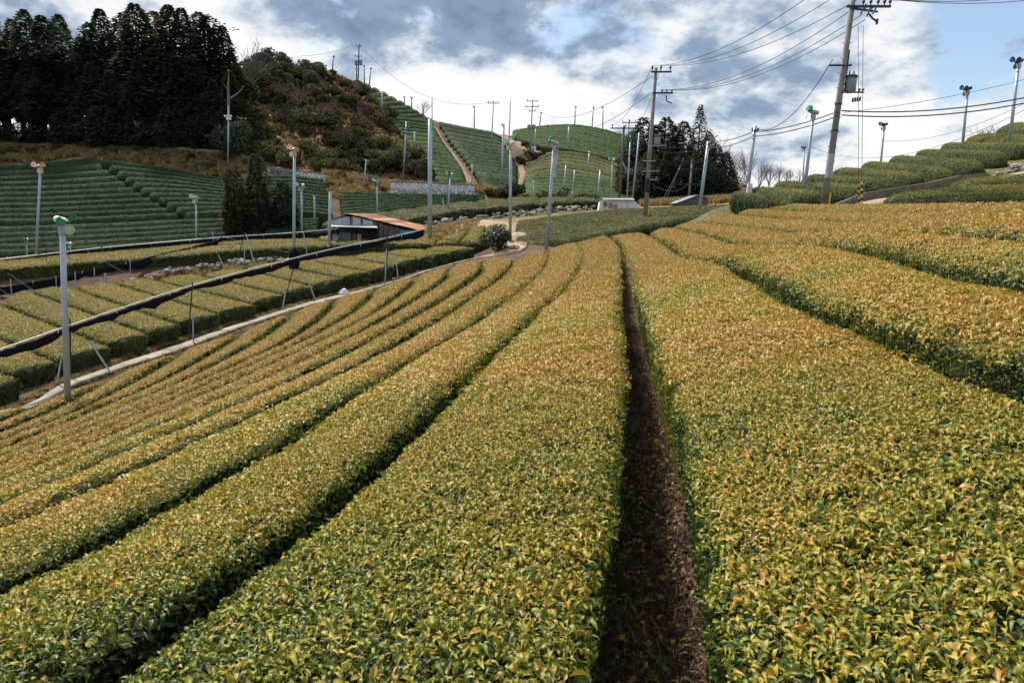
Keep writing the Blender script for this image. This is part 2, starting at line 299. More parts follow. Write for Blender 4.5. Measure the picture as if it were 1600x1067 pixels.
MAIN = {
 'L0': line_z([(50, 633, -6.95), (0, 646, -7.05)]),
 'L1': line_z([(56, 630, -6.85), (30, 644, -6.85), (0, 657, -6.85)]),
 'L2': line_z([(167, 590, -6.5), (137, 610, -6.55), (100, 630, -6.62), (60, 650, -6.62), (0, 675, -6.6)]),
 'L3': line_z([(278, 549, -6.1), (268, 558, -6.1), (210, 594, -6.25), (169, 616, -6.3), (109, 647, -6.35), (56, 670, -6.35), (0, 690, -6.3)]),
 'L4': line_z([(372, 519, -5.6), (360, 532, -5.65), (315, 560, -5.8), (262, 590, -5.9), (210, 615, -5.95), (150, 641, -6.0), (75, 673, -6.0), (0, 704, -5.95)]),
 'L5': line_z([(449, 491, -5.0), (446, 500, -5.05), (429, 511, -5.15), (395, 535, -5.3), (350, 560, -5.4), (300, 588, -5.5), (225, 624, -5.55), (150, 656, -5.57), (75, 688, -5.57), (0, 718, -5.55)]),
 'L6': line_z([(521, 466, -4.4), (513, 480, -4.5), (496, 497, -4.65), (462, 522, -4.8), (426, 545, -4.9), (387, 562, -4.95), (350, 579, -5.0), (200, 646, None), (0, 732, -5.1)]),
 'L7': line_z([(582, 453, -4.1), (575, 465, -4.15), (557, 480, -4.25), (541, 494, -4.35), (507, 514, -4.5), (462, 540, -4.6), (420, 560, -4.65), (378, 579, -4.7), (200, 658, None), (0, 746, -4.65)]),
 'L8': line_z([(645, 434, -3.5), (642, 443, -3.55), (600, 476, -3.8), (580, 492, -3.9), (541, 514, -4.05), (490, 539, -4.15), (434, 565, -4.2), (392, 585, -4.23), (200, 672, None), (0, 760, -4.15)]),
 'L9': line_z([(703, 417, -2.85), (693, 434, -3.0), (656, 462, -3.2), (628, 479, -3.3), (600, 497, -3.4), (547, 528, -3.52), (496, 553, -3.6), (434, 584, -3.67), (392, 604, -3.7), (200, 690, None), (0, 776, -3.6)]),
 'L10': line_z([(755, 406, -2.4), (749, 423, -2.55), (724, 443, -2.65), (698, 462, -2.78), (656, 488, -2.9), (600, 521, -2.97), (575, 535, -3.0), (533, 557, -3.03), (474, 588, -3.06), (434, 607, -3.08), (378, 632, -3.1), (200, 710, None), (0, 796, -3.0)]),
 'L11': line_z([(805, 406, -2.3), (797, 417, -2.38), (769, 443, -2.45), (740, 462, -2.5), (707, 485, -2.5), (670, 509, -2.5), (628, 533, -2.5), (600, 549, -2.5), (564, 570, -2.5), (524, 589, -2.5), (485, 608, -2.48), (434, 633, -2.46), (378, 660, -2.45), (300, 697, None), (187, 747, None), (0, 824, -2.4)]),
 'L12': line_z([(854, 391, -1.80), (854, 406, -1.92), (839, 429, -2.0), (814, 451, -2.02), (780, 476, -2.04), (746, 502, -2.04), (724, 516, -2.03), (684, 537, -2.0), (642, 562, -1.97), (600, 589, -1.94), (547, 620, -1.92), (496, 654, -1.90), (443, 689, -1.88), (392, 717, -1.87), (350, 737, -1.86), (262, 785, -1.84), (187, 819, -1.83), (112, 864, -1.82), (0, 912, -1.8)]),
 'L13': line_z([(902, 379, -1.38), (910, 393, -1.52), (906, 409, -1.6), (895, 434, -1.66), (875, 457, -1.67), (847, 479, -1.66), (825, 502, -1.64), (797, 527, -1.61), (774, 547, -1.59), (740, 578, -1.57), (712, 603, -1.55), (679, 633, -1.53), (640, 672, -1.52), (582, 722, -1.5), (527, 768, -1.49), (462, 822, -1.47), (375, 882, -1.45), (264, 960, -1.43), (112, 1067, -1.42)]),
 'G': line_z([(943, 369, -1.2), (955, 373, -1.28), (968, 383, -1.42), (973, 397, -1.52), (977, 419, -1.56), (981, 446, -1.54), (985, 474, -1.50), (992, 507, -1.45), (1001, 550, -1.41), (1010, 600, -1.38), (1020, 700, -1.35), (1024, 820, -1.33), (1022, 950, -1.31), (1020, 1067, -1.3)]),
 'R1': line_z([(1007, 364, -0.97), (1022, 371, -1.07), (1042, 382, -1.18), (1066, 399, -1.28), (1086, 404.5, -1.18), (1110, 407, -1.06), (1141, 413, -0.97), (1173, 429, -0.99), (1206, 445, -1.0), (1245, 467, -1.0), (1290, 486, -0.99), (1335, 502, -0.98), (1386, 521, -0.97), (1440, 540, -0.95), (1500, 558, -0.93), (1554, 576, -0.91), (1600, 590, -0.9)]),
 'R2': line_d([(1051, 356, 43), (1084, 362, 37), (1114, 369, 31), (1136, 376, 27), (1167, 384, 22), (1215, 385, 18.5), (1269, 384, 16), (1299, 387, 14.5), (1344, 390, 13), (1410, 403, 10.7), (1455, 416, 9.5), (1500, 428, 8.4), (1545, 438, 7.6), (1600, 449, 6.9)]),
 'R3': line_d([(1090, 348, 45), (1141, 353, 39), (1173, 356, 34), (1206, 359.5, 29), (1263, 366, 22.6), (1340, 367, 17.3), (1431, 366, 13.5), (1494, 367.5, 11.7), (1600, 375, 9.6)]),
 'R4': line_d([(1147, 335, 47), (1173, 337, 43.5), (1206, 340, 39.5), (1239, 343.5, 34), (1281, 346, 28.5), (1320, 349, 25), (1380, 351, 20.8), (1480, 349, 16.5), (1600, 347, 13)]),
 'R5': line_d([(1190, 326, 47.5), (1200, 327, 46), (1250, 331, 39.5), (1311, 333.5, 32), (1400, 335, 25), (1500, 334.5, 20), (1600, 333, 16.4)]),
 'R6': line_d([(1225, 317.5, 49), (1300, 319, 38), (1400, 320, 30), (1500, 320.5, 24), (1600, 321, 19.6)]),
}
for k in ('L0',): extend(MAIN[k], 5)
for i in range(1, 14): extend(MAIN['L%d' % i], 5.0 if i < 13 else 3.0)
extend(MAIN['G'], 3.0)
for i in range(1, 7): extend(MAIN['R%d' % i], 4.0 + i)

# furrow lines of the terrace below (short rows running away from the concrete path), near end -> far end
TG = [((-60, 640, 25.0), (-330, 560, 31)), ((53, 595, 27.5), (-200, 523, 37)), ((105, 570, 29.5), (-110, 484, 43)), ((189, 547, 31.5), (0, 475, 44)), ((247, 526, 33.5), (38, 452, 48)),
      ((296, 512, 35), (104, 447, 49)), ((357, 494, 37), (175, 442, 50)), ((413, 479, 38.8), (230, 435, 52)), ((457, 463, 40.5), (300, 428, 53)),
      ((502, 450, 42), (371, 418, 54)), ((548, 437, 43.5), (420, 410.5, 54.5)), ((591, 427, 45), (470, 405, 55)), ((627, 417, 46), (528, 400, 55)),
      ((665, 405, 47.2), (586, 394.5, 55)), ((712, 396, 48.3), (650, 388.5, 55.5)), ((752, 389, 49.5), (700, 384, 56))]
TG = [line_d(g) for g in TG]
# second terrace: long hedges along the wall (front furrow, ..., back furrow)
T2 = [[(-80, 434, 46), (0, 421, 49.5), (100, 412, 52), (240, 403, 55.5), (350, 393, 58), (470, 386, 59.5), (590, 381, 59), (640, 379, 59)],
      [(-80, 421, 50), (0, 413, 53.5), (100, 404, 56), (240, 393, 59.5), (350, 384, 61.5), (470, 380, 62), (520, 379, 62)],
      [(-80, 412, 54), (0, 406, 57.5), (100, 398, 60), (240, 387, 63), (350, 378, 65), (470, 374.5, 65), (515, 374, 65)]]
T2 = [line_d(g) for g in T2]
T3 = [((612, 384, 54), (632, 376, 58)), ((676, 382.5, 54), (690, 373, 58.5)), ((715, 381.5, 54), (732, 361, 60)), ((752, 381, 53), (760, 353, 61)), ((792, 374, 53), (795, 352, 61))]
T3 = [line_d(g) for g in T3]
# hedges above the rubble wall, scalloped front
F4 = [((520, 356, 70), (500, 349, 77)), ((560, 351, 71), (535, 343, 78)), ((600, 347.5, 72), (568, 336, 80)), ((640, 344, 72.5), (605, 331, 82)), ((680, 337.5, 73.5), (645, 326, 84)), ((720, 331, 74.5), (692, 320, 86)),
      ((760, 328, 75.5), (742, 315, 88)), ((802, 324, 76.5), (790, 311, 90)), ((845, 320, 77.5), (840, 308.5, 92)), ((892, 317, 78.5), (890, 309, 90)), ((938, 316, 79), (930, 310.5, 88))]
F4 = [line_d(g) for g in F4]
# mounds on the slope to the right: near tip -> far end on the crest
F5 = [((1178, 314, 45.5), (1120, 306, 50)), ((1222, 307, 43.5), (1160, 300, 50)), ((1334, 300, 42), (1190, 292, 51)), ((1378, 291, 42.8), (1238, 282, 52)), ((1420, 281, 43.6), (1285, 271, 52.5)),
      ((1468, 272, 44.5), (1330, 261, 53.5)), ((1516, 266, 45.4), (1375, 251, 54.5)), ((1567, 249, 46.5), (1415, 243, 55.5)), ((1596, 234, 47.6), (1455, 233, 56.5)), ((1640, 222, 48.6), (1495, 222, 57.5)),
      ((1690, 210, 49.8), (1545, 206, 59)), ((1740, 196, 51), (1600, 187, 60.5)), ((1790, 182, 52.5), (1660, 168, 62))]
F5 = [line_d(g) for g in F5]
F6 = [[(1372, 318, 35.5), (1450, 312, 34.5), (1600, 309, 33), (1700, 308, 32)], [(1372, 313.5, 37.5), (1450, 298, 36.5), (1600, 288, 35), (1700, 284, 34)], [(1470, 290, 38.5), (1530, 281, 37.5), (1600, 274, 36.5), (1700, 266, 35)]]
F6 = [line_d(g) for g in F6]
# fields of long rows: columns of (px, py, distance) from the top row to the bottom row, number of rows
FIELDS = {
 'G1': ([[(806, 347, 60), (806, 384, 46.5)], [(880, 336.5, 62), (880, 377, 47)], [(965, 329, 65), (965, 361, 48.5)], [(1060, 324.5, 66), (1060, 345.5, 51)], [(1160, 321.5, 62), (1160, 327.5, 54)]], 9),
 'F1a': ([[(-70, 262, 97), (-70, 354, 77)], [(30, 260, 97), (90, 352, 77)], [(138, 249, 98), (205, 300, 86), (281, 344, 77)]], 11),
 'F1b': ([[(141, 249, 98), (208, 300, 86), (284, 344, 77)], [(250, 264, 96), (330, 340, 77)], [(352, 282, 93), (400, 336, 77)], [(440, 277, 93), (470, 338, 77)], [(506, 284, 92), (522, 343, 77)]], 11),
 'F1c': ([[(-70, 360, 75.5), (-70, 407, 66)], [(150, 353, 75.5), (150, 396, 66)], [(350, 345, 75.5), (350, 381, 67.5)], [(500, 347, 75.5), (500, 366, 70)]], 5),
 'F3': ([[(527, 300, 91), (533, 345, 78)], [(600, 304.5, 92), (600, 333, 81.5)], [(680, 306.5, 93), (680, 323, 86)], [(760, 308, 95), (760, 314, 91)]], 8),
 'H1a': ([[(551, 125, 172), (575, 151, 166), (603, 172, 160), (640, 192, 156)], [(556, 126, 176), (600, 145, 176), (645, 170, 176), (678, 190, 172)]], 10),
 'H1b': ([[(604, 182, 152), (622, 207, 144), (642, 238, 128), (660, 255, 119), (672, 284, 108)], [(640, 186, 158), (658, 210, 148), (680, 240, 130), (696, 258, 120), (704, 286, 108)], [(675, 190, 166), (690, 215, 152), (711, 245, 132), (724, 266, 119), (731, 287, 108)]], 17),
 'H2': ([[(684, 191, 172), (700, 222, 150), (722, 250, 133), (743, 277, 116), (748, 293, 107)], [(735, 201, 180), (752, 232, 152), (768, 258, 134), (780, 282, 116), (782, 298, 107)], [(781, 208, 190), (800, 240, 158), (811, 262, 138), (812, 284, 118), (812, 301, 107)]], 18),
 'H3': ([[(800, 204.5, 188), (800, 213, 178)], [(850, 196, 188), (850, 229, 160)], [(900, 194.5, 186), (900, 235, 158)], [(950, 203, 182), (950, 247, 156)], [(990, 217, 178), (988, 257, 156)]], 11),
 'H4': ([[(818, 268, 142), (812, 303, 108)], [(860, 240, 146), (850, 313, 104)], [(910, 240.5, 146), (905, 319, 100)], [(960, 258, 142), (955, 320, 98)], [(1000, 285, 136), (995, 316, 98)]], 14),
}
def col_at(c, t):
    s = np.linspace(0, 1, len(c)); return W(*[float(np.interp(t, s, [p[k] for p in c])) for k in range(3)])
FLD = {}
for k, (cols, n) in FIELDS.items():
    FLD[k] = [[col_at(c, i / n) for c in cols] for i in range(n + 1)]

# ------------------------------------------------------------------ terrain through all these places
ANC = []; ZON = []
def anchor(p, zone, dz=0.0, rmin=None):
    p = Vector(p); d = max(p.y, 0.5); r = rmin if rmin is not None else 0.5 + 0.022 * d
    for a in ANC:
        if (a[0] - p.x) ** 2 + (a[1] - p.y) ** 2 < r * r: return
    ANC.append((p.x, p.y, p.z + dz)); ZON.append(zone)
HT = 0.78
PATH_PTS = [(-60, 668, 23), (0, 639, 25), (101, 602, 28.5), (202, 568, 32), (276, 545, 34.2), (354, 516, 37), (409, 498, 38.8), (472, 478, 40.6), (528, 464, 42), (598, 444, 43.6), (662, 424, 45), (720, 408, 46), (765, 399, 46), (800, 393, 45), (806, 378, 47.5), (806, 362, 52), (801, 348, 58)]
for p in PATH_PTS: anchor(W(*p), 'soil', -0.03)
for k in MAIN:
    for q in cat_rom(MAIN[k], 1.6): anchor(q, 'soil', -HT, 0.9)
for g in TG + T3:
    for q in cat_rom(g, 3): anchor(q, 'soil', -0.85)
for g in T2 + F6:
    for q in cat_rom(g, 4): anchor(q, 'soil', -0.85)
for g in F4 + F5:
    for q in cat_rom(g, 4): anchor(q, 'grass', -0.85)
for k, ls in FLD.items():
    for l in ls:
        for q in cat_rom(l, 7 if k[0] == 'H' else 5): anchor(q, 'soil', -0.75)
EXTRA = [
 ('soil', [(0, 468, 45), (100, 452, 48.5), (180, 443, 51), (260, 432, 54), (330, 420, 56.5), (420, 406, 58), (520, 394, 58.5), (620, 386, 57)]),
 ('dry', [(690, 366, 62), (660, 368, 63), (720, 352, 64), (760, 346, 66), (640, 372, 63)]),
 ('soil', [(585, 379, 63), (540, 379, 63), (650, 378, 63), (585, 372, 68)]),
 ('dry', [(0, 256, 99.5), (60, 252, 100), (120, 241, 100.5), (220, 252, 99), (300, 262, 97), (380, 266, 95.5), (420, 272, 95), (500, 278, 95)]),
 ('dry', [(0, 232, 102), (100, 232, 102), (200, 236, 102), (300, 244, 101), (390, 252, 98)]),
 ('wood', [(0, 222, 105), (100, 220, 105), (200, 222, 105), (300, 229, 104), (370, 236, 102)]),
 ('red', [(400, 258, 99), (440, 262, 98), (400, 215, 110), (400, 170, 124), (400, 130, 140), (395, 100, 152), (450, 106, 160), (520, 112, 168), (480, 180, 130), (480, 238, 107), (550, 195, 132), (550, 250, 110), (600, 245, 115), (600, 210, 132), (640, 262, 112), (500, 140, 150), (560, 160, 150), (440, 140, 142)]),
 ('dry', [(610, 286, 106), (670, 289, 105), (740, 292, 104), (790, 302, 103), (540, 272, 102), (560, 286, 97), (520, 284, 97), (640, 303, 97), (740, 305, 97), (830, 313, 99)]),
 ('grass', [(860, 322, 96), (920, 324, 92)]),
 ('dry', [(1010, 318, 90), (1030, 290, 110), (1020, 300, 100), (970, 326, 73), (1060, 322, 75), (1140, 319, 75)]),
 ('wood', [(1060, 312, 100), (1130, 310, 100), (1200, 306, 105), (1260, 300, 110), (1040, 312, 120)]),
 ('dry', [(1290, 321, 40), (1345, 319, 39), (1400, 309, 38.5), (1460, 299, 39), (1530, 285, 40), (1600, 270, 41), (1680, 254, 42), (1250, 321, 46), (1180, 324, 49)]),
]
for z, pts in EXTRA:
    for p in pts: anchor(W(*p), z)
for x, y, z in [(-140, 125, 14), (-100, 125, 15), (-70, 125, 15.5), (-45, 128, 18), (-150, 170, 10), (-90, 170, 14), (-50, 200, 26), (-20, 215, 22), (10, 225, 16), (40, 225, 14), (60, 215, 10), (70, 150, 3), (110, 160, 0),
                (45, 110, 2.6), (60, 95, 3.5), (80, 95, 5.5), (100, 80, 8), (120, 60, 10), (-60, 20, -10), (-90, 40, -10), (-90, 70, -5), (40, 10, 2), (60, 25, 5), (0, -12, -0.2), (-25, -10, -5), (25, -12, 2),
                (-200, 60, -2), (-220, 130, 10), (-250, 260, 5), (0, 320, 0), (150, 280, -5), (260, 150, 0), (250, 40, 8), (180, -30, 4), (-180, -30, -12), (0, -60, 0), (400, 400, -10), (-400, 400, -10), (400, -100, 0), (-400, -100, -10)]:
    anchor((x, y, z), 'wood' if y > 60 else 'soil')
ANC = np.array(ANC); nA = len(ANC)
def kern(dx, dy): return np.sqrt(dx * dx + dy * dy + 0.15)
K = np.zeros((nA + 3, nA + 3)); K[:nA, :nA] = kern(ANC[:, None, 0] - ANC[None, :, 0], ANC[:, None, 1] - ANC[None, :, 1])
K[np.arange(nA), np.arange(nA)] -= 0.15 * 1.0          # a little smoothing (kernel is conditionally negative)
Pm = np.stack([np.ones(nA), ANC[:, 0] / 100, ANC[:, 1] / 100], 1); K[:nA, nA:] = Pm; K[nA:, :nA] = Pm.T
CO = np.linalg.solve(K, np.concatenate([ANC[:, 2], np.zeros(3)]))
def TV(x, y):
    x = np.asarray(x, float).ravel(); y = np.asarray(y, float).ravel(); out = np.empty(len(x))
    for i in range(0, len(x), 4000):
        xs, ys = x[i:i + 4000], y[i:i + 4000]
        out[i:i + 4000] = kern(xs[:, None] - ANC[None, :, 0], ys[:, None] - ANC[None, :, 1]) @ CO[:nA] + CO[nA] + CO[nA + 1] * xs / 100 + CO[nA + 2] * ys / 100
    return out
def T(x, y): return float(TV([x], [y])[0])
def on(px, py, d, dz=0.0):
    """the ground place below/above what the photograph shows at (px,py), at distance d"""
    p = W(px, py, d); return Vector((p.x, p.y, T(p.x, p.y) + dz))

def axis_pts(lo, f0, f1, hi, fine, grow):
    a = list(np.arange(f0, f1 + fine / 2, fine)); s = fine; v = f1
    while v < hi: s *= grow; s = min(s, 25); v += s; a.append(v)
    s = fine; v = f0; b = []
    while v > lo: s *= grow; s = min(s, 25); v -= s; b.append(v)
    return np.array(b[::-1] + a)
gx = axis_pts(-420, -24, 14, 420, 0.55, 1.035); gy = axis_pts(-120, -4, 62, 420, 0.55, 1.03)
GX, GY = np.meshgrid(gx, gy); gz = TV(GX, GY)
gv = np.stack([GX.ravel(), GY.ravel(), gz], 1); nx, ny = len(gx), len(gy)
ii = (np.arange(ny - 1)[:, None] * nx + np.arange(nx - 1)[None, :]).ravel()
gf = np.stack([ii, ii + 1, ii + nx + 1, ii + nx], 1)
gm = bpy.data.meshes.new('ground'); gm.from_pydata(gv.tolist(), [], gf.tolist()); gm.polygons.foreach_set('use_smooth', [True] * len(gf))
ZC = {'soil': (0.098, 0.062, 0.040), 'dry': (0.20, 0.138, 0.072), 'wood': (0.050, 0.040, 0.024), 'red': (0.20, 0.098, 0.052), 'grass': (0.12, 0.11, 0.045)}
ZI = np.array([ZC[z] for z in ZON]); gc = np.empty((len(gv), 4)); gc[:, 3] = 1
for i in range(0, len(gv), 4000):
    d2 = (gv[i:i + 4000, 0:1] - ANC[None, :, 0]) ** 2 + (gv[i:i + 4000, 1:2] - ANC[None, :, 1]) ** 2
    k = np.argpartition(d2, 4, axis=1)[:, :4]; w = 1 / (np.take_along_axis(d2, k, 1) + 0.05) ** 1.5; w /= w.sum(1, keepdims=True)
    gc[i:i + 4000, :3] = (ZI[k] * w[:, :, None]).sum(1)
at = gm.color_attributes.new('soil', 'FLOAT_COLOR', 'POINT'); at.data.foreach_set('color', gc.ravel())
def ground_mat():
    m, n, l = mk('ground'); t = n.new('ShaderNodeTexCoord'); a = n.new('ShaderNodeAttribute'); a.attribute_name = 'soil'
    out = a.outputs['Color']
    for sc, k0, k1 in ((0.35, 0.55, 1.45), (2.5, 0.6, 1.4), (14, 0.55, 1.5)):
        z = n.new('ShaderNodeTexNoise'); z.inputs['Scale'].default_value = sc; z.inputs['Detail'].default_value = 6; z.inputs['Roughness'].default_value = 0.65; l.new(t.outputs['Object'], z.inputs['Vector'])
        mr = n.new('ShaderNodeMapRange'); l.new(z.outputs['Fac'], mr.inputs[0]); mr.inputs[1].default_value = 0.3; mr.inputs[2].default_value = 0.7; mr.inputs[3].default_value = k0; mr.inputs[4].default_value = k1
        v = n.new('ShaderNodeVectorMath'); v.operation = 'SCALE'; l.new(out, v.inputs[0]); l.new(mr.outputs[0], v.inputs['Scale']); out = v.outputs[0]
    b = n.new('ShaderNodeBsdfPrincipled'); b.inputs['Roughness'].default_value = 0.95; b.inputs['Specular IOR Level'].default_value = 0.2; l.new(out, b.inputs['Base Color'])
    z = n.new('ShaderNodeTexNoise'); z.inputs['Scale'].default_value = 5; z.inputs['Detail'].default_value = 10; l.new(t.outputs['Object'], z.inputs['Vector'])
    bp = n.new('ShaderNodeBump'); bp.inputs['Strength'].default_value = 0.8; bp.inputs['Distance'].default_value = 0.15; l.new(z.outputs['Fac'], bp.inputs['Height']); l.new(bp.outputs[0], b.inputs['Normal'])
    o = n.new('ShaderNodeOutputMaterial'); l.new(b.outputs[0], o.inputs['Surface']); return m
gm.materials.append(ground_mat()); ground = link(bpy.data.objects.new('ground', gm)); setp(ground, 'brown soil and dry grass slopes under the tea garden', kind='structure')

def TGrid(x, y):
    """height of the ground sheet as meshed"""
    x = np.asarray(x, float); y = np.asarray(y, float); Z = gz.reshape(ny, nx)
    i = np.clip(np.searchsorted(gx, x) - 1, 0, nx - 2); j = np.clip(np.searchsorted(gy, y) - 1, 0, ny - 2)
    u = (x - gx[i]) / (gx[i + 1] - gx[i]); v = (y - gy[j]) / (gy[j + 1] - gy[j])
    return (Z[j, i] * (1 - u) + Z[j, i + 1] * u) * (1 - v) + (Z[j + 1, i] * (1 - u) + Z[j + 1, i + 1] * u) * v
def strip(name, pts, width, mat, label, lift=0.05, step=0.8, thick=0.12, lip=None):
    """a path laid over the ground"""
    P = cat_rom([Vector((p.x, p.y, 0)) for p in pts], step); mb = MB(); vs = []; nC = 5
    ws = np.interp(np.linspace(0, 1, len(P)), np.linspace(0, 1, len(width)), width) if isinstance(width, (list, tuple)) else np.full(len(P), width)
    for i in range(len(P)):
        t = P[min(i + 1, len(P) - 1)] - P[max(i - 1, 0)]; t /= np.linalg.norm(t[:2]) + 1e-9; nrm_ = np.array([t[1], -t[0], 0])
        rag = 1 + 0.12 * mnoise.noise(Vector((i * 0.37, len(name), 0)))
        for k in range(nC):
            q = P[i] + nrm_ * ws[i] * rag * (k / (nC - 1) - 0.5); vs.append(q)
    z = TV([v[0] for v in vs], [v[1] for v in vs]); vs = [(v[0], v[1], zz + lift + (0.012 * mnoise.noise(Vector((v[0], v[1], 0)) * 1.7))) for v, zz in zip(vs, z)]
    n0 = len(vs); fs = []
    for i in range(len(P) - 1):
        for k in range(nC - 1): a = i * nC + k; fs.append((a, a + 1, a + nC + 1, a + nC))
    low = []
    for i in range(len(P)):
        for k in (0, nC - 1): v = vs[i * nC + k]; low.append((v[0], v[1], v[2] - thick))
    for i in range(len(P) - 1):
        a = i * nC; b = n0 + i * 2; fs.append((a, a + nC, b + 2, b)); fs.append((a + nC - 1, b + 1, b + 3, a + 2 * nC - 1))
    mb.add(vs + low, fs); o = mb.build(name, mat, None, True); setp(o, label, kind='structure'); return o
# ------------------------------------------------------------------ leaves
def leaf_geo(L, Wd, fold, curl, stations=(0.0, 0.28, 0.62, 1.0), wid=(0.0, 0.92, 0.8, 0.0)):
    """a folded, curved leaf blade along +Y; midrib + two edges"""
    v = []; f = []
    mid = []; le = []; ri = []
    for s, w in zip(stations, wid):
        y = s * L; z = curl * L * (math.sin(s * math.pi) * 0.5 - 0.35 * s * s)
        mid.append(len(v)); v.append((0, y, z))
        if w > 0:
            le.append(len(v)); v.append((-w * Wd / 2, y, z + fold * w * Wd)); ri.append(len(v)); v.append((w * Wd / 2, y, z + fold * w * Wd))
    f += [(mid[0], mid[1], le[0]), (mid[0], ri[0], mid[1])]
    for i in range(1, len(mid) - 2):
        f += [(mid[i], mid[i + 1], le[i], le[i - 1]), (mid[i], ri[i - 1], ri[i], mid[i + 1])]
    f += [(mid[-2], mid[-1], le[-1]), (mid[-2], ri[-1], mid[-1])]
    return v, f
def mesh_from(name, v, f, mat, lt=None, smooth=True):
    me = bpy.data.meshes.new(name); me.from_pydata(v, [], f); me.materials.append(mat)
    if smooth: me.polygons.foreach_set('use_smooth', [True] * len(f))
    a = me.attributes.new('lt', 'FLOAT', 'FACE'); a.data.foreach_set('value', lt if lt is not None else [0.0] * len(f)); me.update(); return me
LEAF = [mesh_from('leaf_%s' % n, *leaf_geo(1.0, w, fo, cu), M['leaf']) for n, w, fo, cu in (('broad', 0.50, 0.18, 0.35), ('cupped', 0.44, 0.42, 0.15), ('narrow', 0.36, 0.25, 0.7), ('curled', 0.58, 0.55, 1.0), ('shoot', 0.22, 0.30, 0.1))]
def sprig(name, n, rad, hgt, L0, L1, seed, simple, mat='leaf'):
    r = random.Random(seed); V = []; F = []; LT = []
    for i in range(n):
        L = r.uniform(L0, L1)
        if simple: v = [(0, 0, 0), (-0.24 * L, 0.45 * L, 0.05 * L), (0, L, -0.05 * L), (0.24 * L, 0.45 * L, 0.05 * L)]; f = [(0, 3, 2, 1)]
        else: v, f = leaf_geo(L, L * r.uniform(0.38, 0.5), r.uniform(0.1, 0.35), r.uniform(0.1, 0.6), (0, 0.4, 1), (0, 0.95, 0))
        a = r.uniform(0, 6.283); rr = rad * math.sqrt(r.random()); h = r.uniform(-1, 1) * hgt
        m = Matrix.Translation((rr * math.cos(a), rr * math.sin(a), h)) @ Matrix.Rotation(r.uniform(0, 6.283), 4, 'Z') @ Matrix.Rotation(r.gauss(0.15, 0.45), 4, 'X') @ Matrix.Rotation(r.gauss(0, 0.4), 4, 'Y')
        b = len(V); V += [tuple(m @ Vector(q)) for q in v]; F += [tuple(b + k for k in q) for q in f]
        LT += [r.gauss(0.0, 0.13) + 0.10 * h / max(hgt, 1e-3)] * len(f)
    return mesh_from(name, V, F, M[mat], LT, not simple)
SPRIG = [sprig('sprig_fine', 12, 0.085, 0.022, 0.034, 0.060, 1, False), sprig('sprig_fine_b', 12, 0.085, 0.022, 0.034, 0.060, 2, False), sprig('sprig_fine_c', 12, 0.085, 0.025, 0.034, 0.064, 3, False)]
TUFT = [sprig('sprig_wide', 22, 0.145, 0.028, 0.05, 0.09, 4, True), sprig('sprig_wide_b', 22, 0.145, 0.028, 0.05, 0.09, 5, True), sprig('sprig_wide_c', 22, 0.145, 0.032, 0.05, 0.09, 6, True)]

def inst_group(name, meshes):
    """geometry nodes: set the given leaf meshes on the points of the object's own mesh"""
    c = bpy.data.collections.new(name + '_source')
    for i, me in enumerate(meshes): c.objects.link(bpy.data.objects.new('%s_source_%d' % (name, i), me))
    g = bpy.data.node_groups.new(name, 'GeometryNodeTree')
    g.interface.new_socket('Geometry', in_out='INPUT', socket_type='NodeSocketGeometry'); g.interface.new_socket('Geometry', in_out='OUTPUT', socket_type='NodeSocketGeometry')
    N = g.nodes; Lk = g.links
    gi = N.new('NodeGroupInput'); go = N.new('NodeGroupOutput'); io = N.new('GeometryNodeInstanceOnPoints'); ci = N.new('GeometryNodeCollectionInfo')
    ci.inputs['Collection'].default_value = c; ci.inputs['Separate Children'].default_value = True; ci.inputs['Reset Children'].default_value = True
    def attr(nm, t):
        a = N.new('GeometryNodeInputNamedAttribute'); a.data_type = t; a.inputs['Name'].default_value = nm; return [o for o in a.outputs if o.enabled and o.name == 'Attribute'][0]
    e2r = N.new('FunctionNodeEulerToRotation')
    Lk.new(gi.outputs[0], io.inputs['Points']); Lk.new(ci.outputs[0], io.inputs['Instance']); io.inputs['Pick Instance'].default_value = True
    Lk.new(attr('pick', 'INT'), io.inputs['Instance Index']); Lk.new(attr('rot', 'FLOAT_VECTOR'), e2r.inputs[0]); Lk.new(e2r.outputs[0], io.inputs['Rotation'])
    Lk.new(attr('size', 'FLOAT'), io.inputs['Scale']); Lk.new(io.outputs[0], go.inputs[0]); return g
NG_LEAF = inst_group('set_leaves', LEAF); NG_SPRIG = inst_group('set_sprigs', SPRIG); NG_TUFT = inst_group('set_tufts', TUFT)
NG_TUFTG = inst_group('set_green_tufts', [sprig('sprig_green_%d' % i, 22, 0.145, 0.028, 0.05, 0.09, 14 + i, True, 'leaf_green') for i in range(3)])

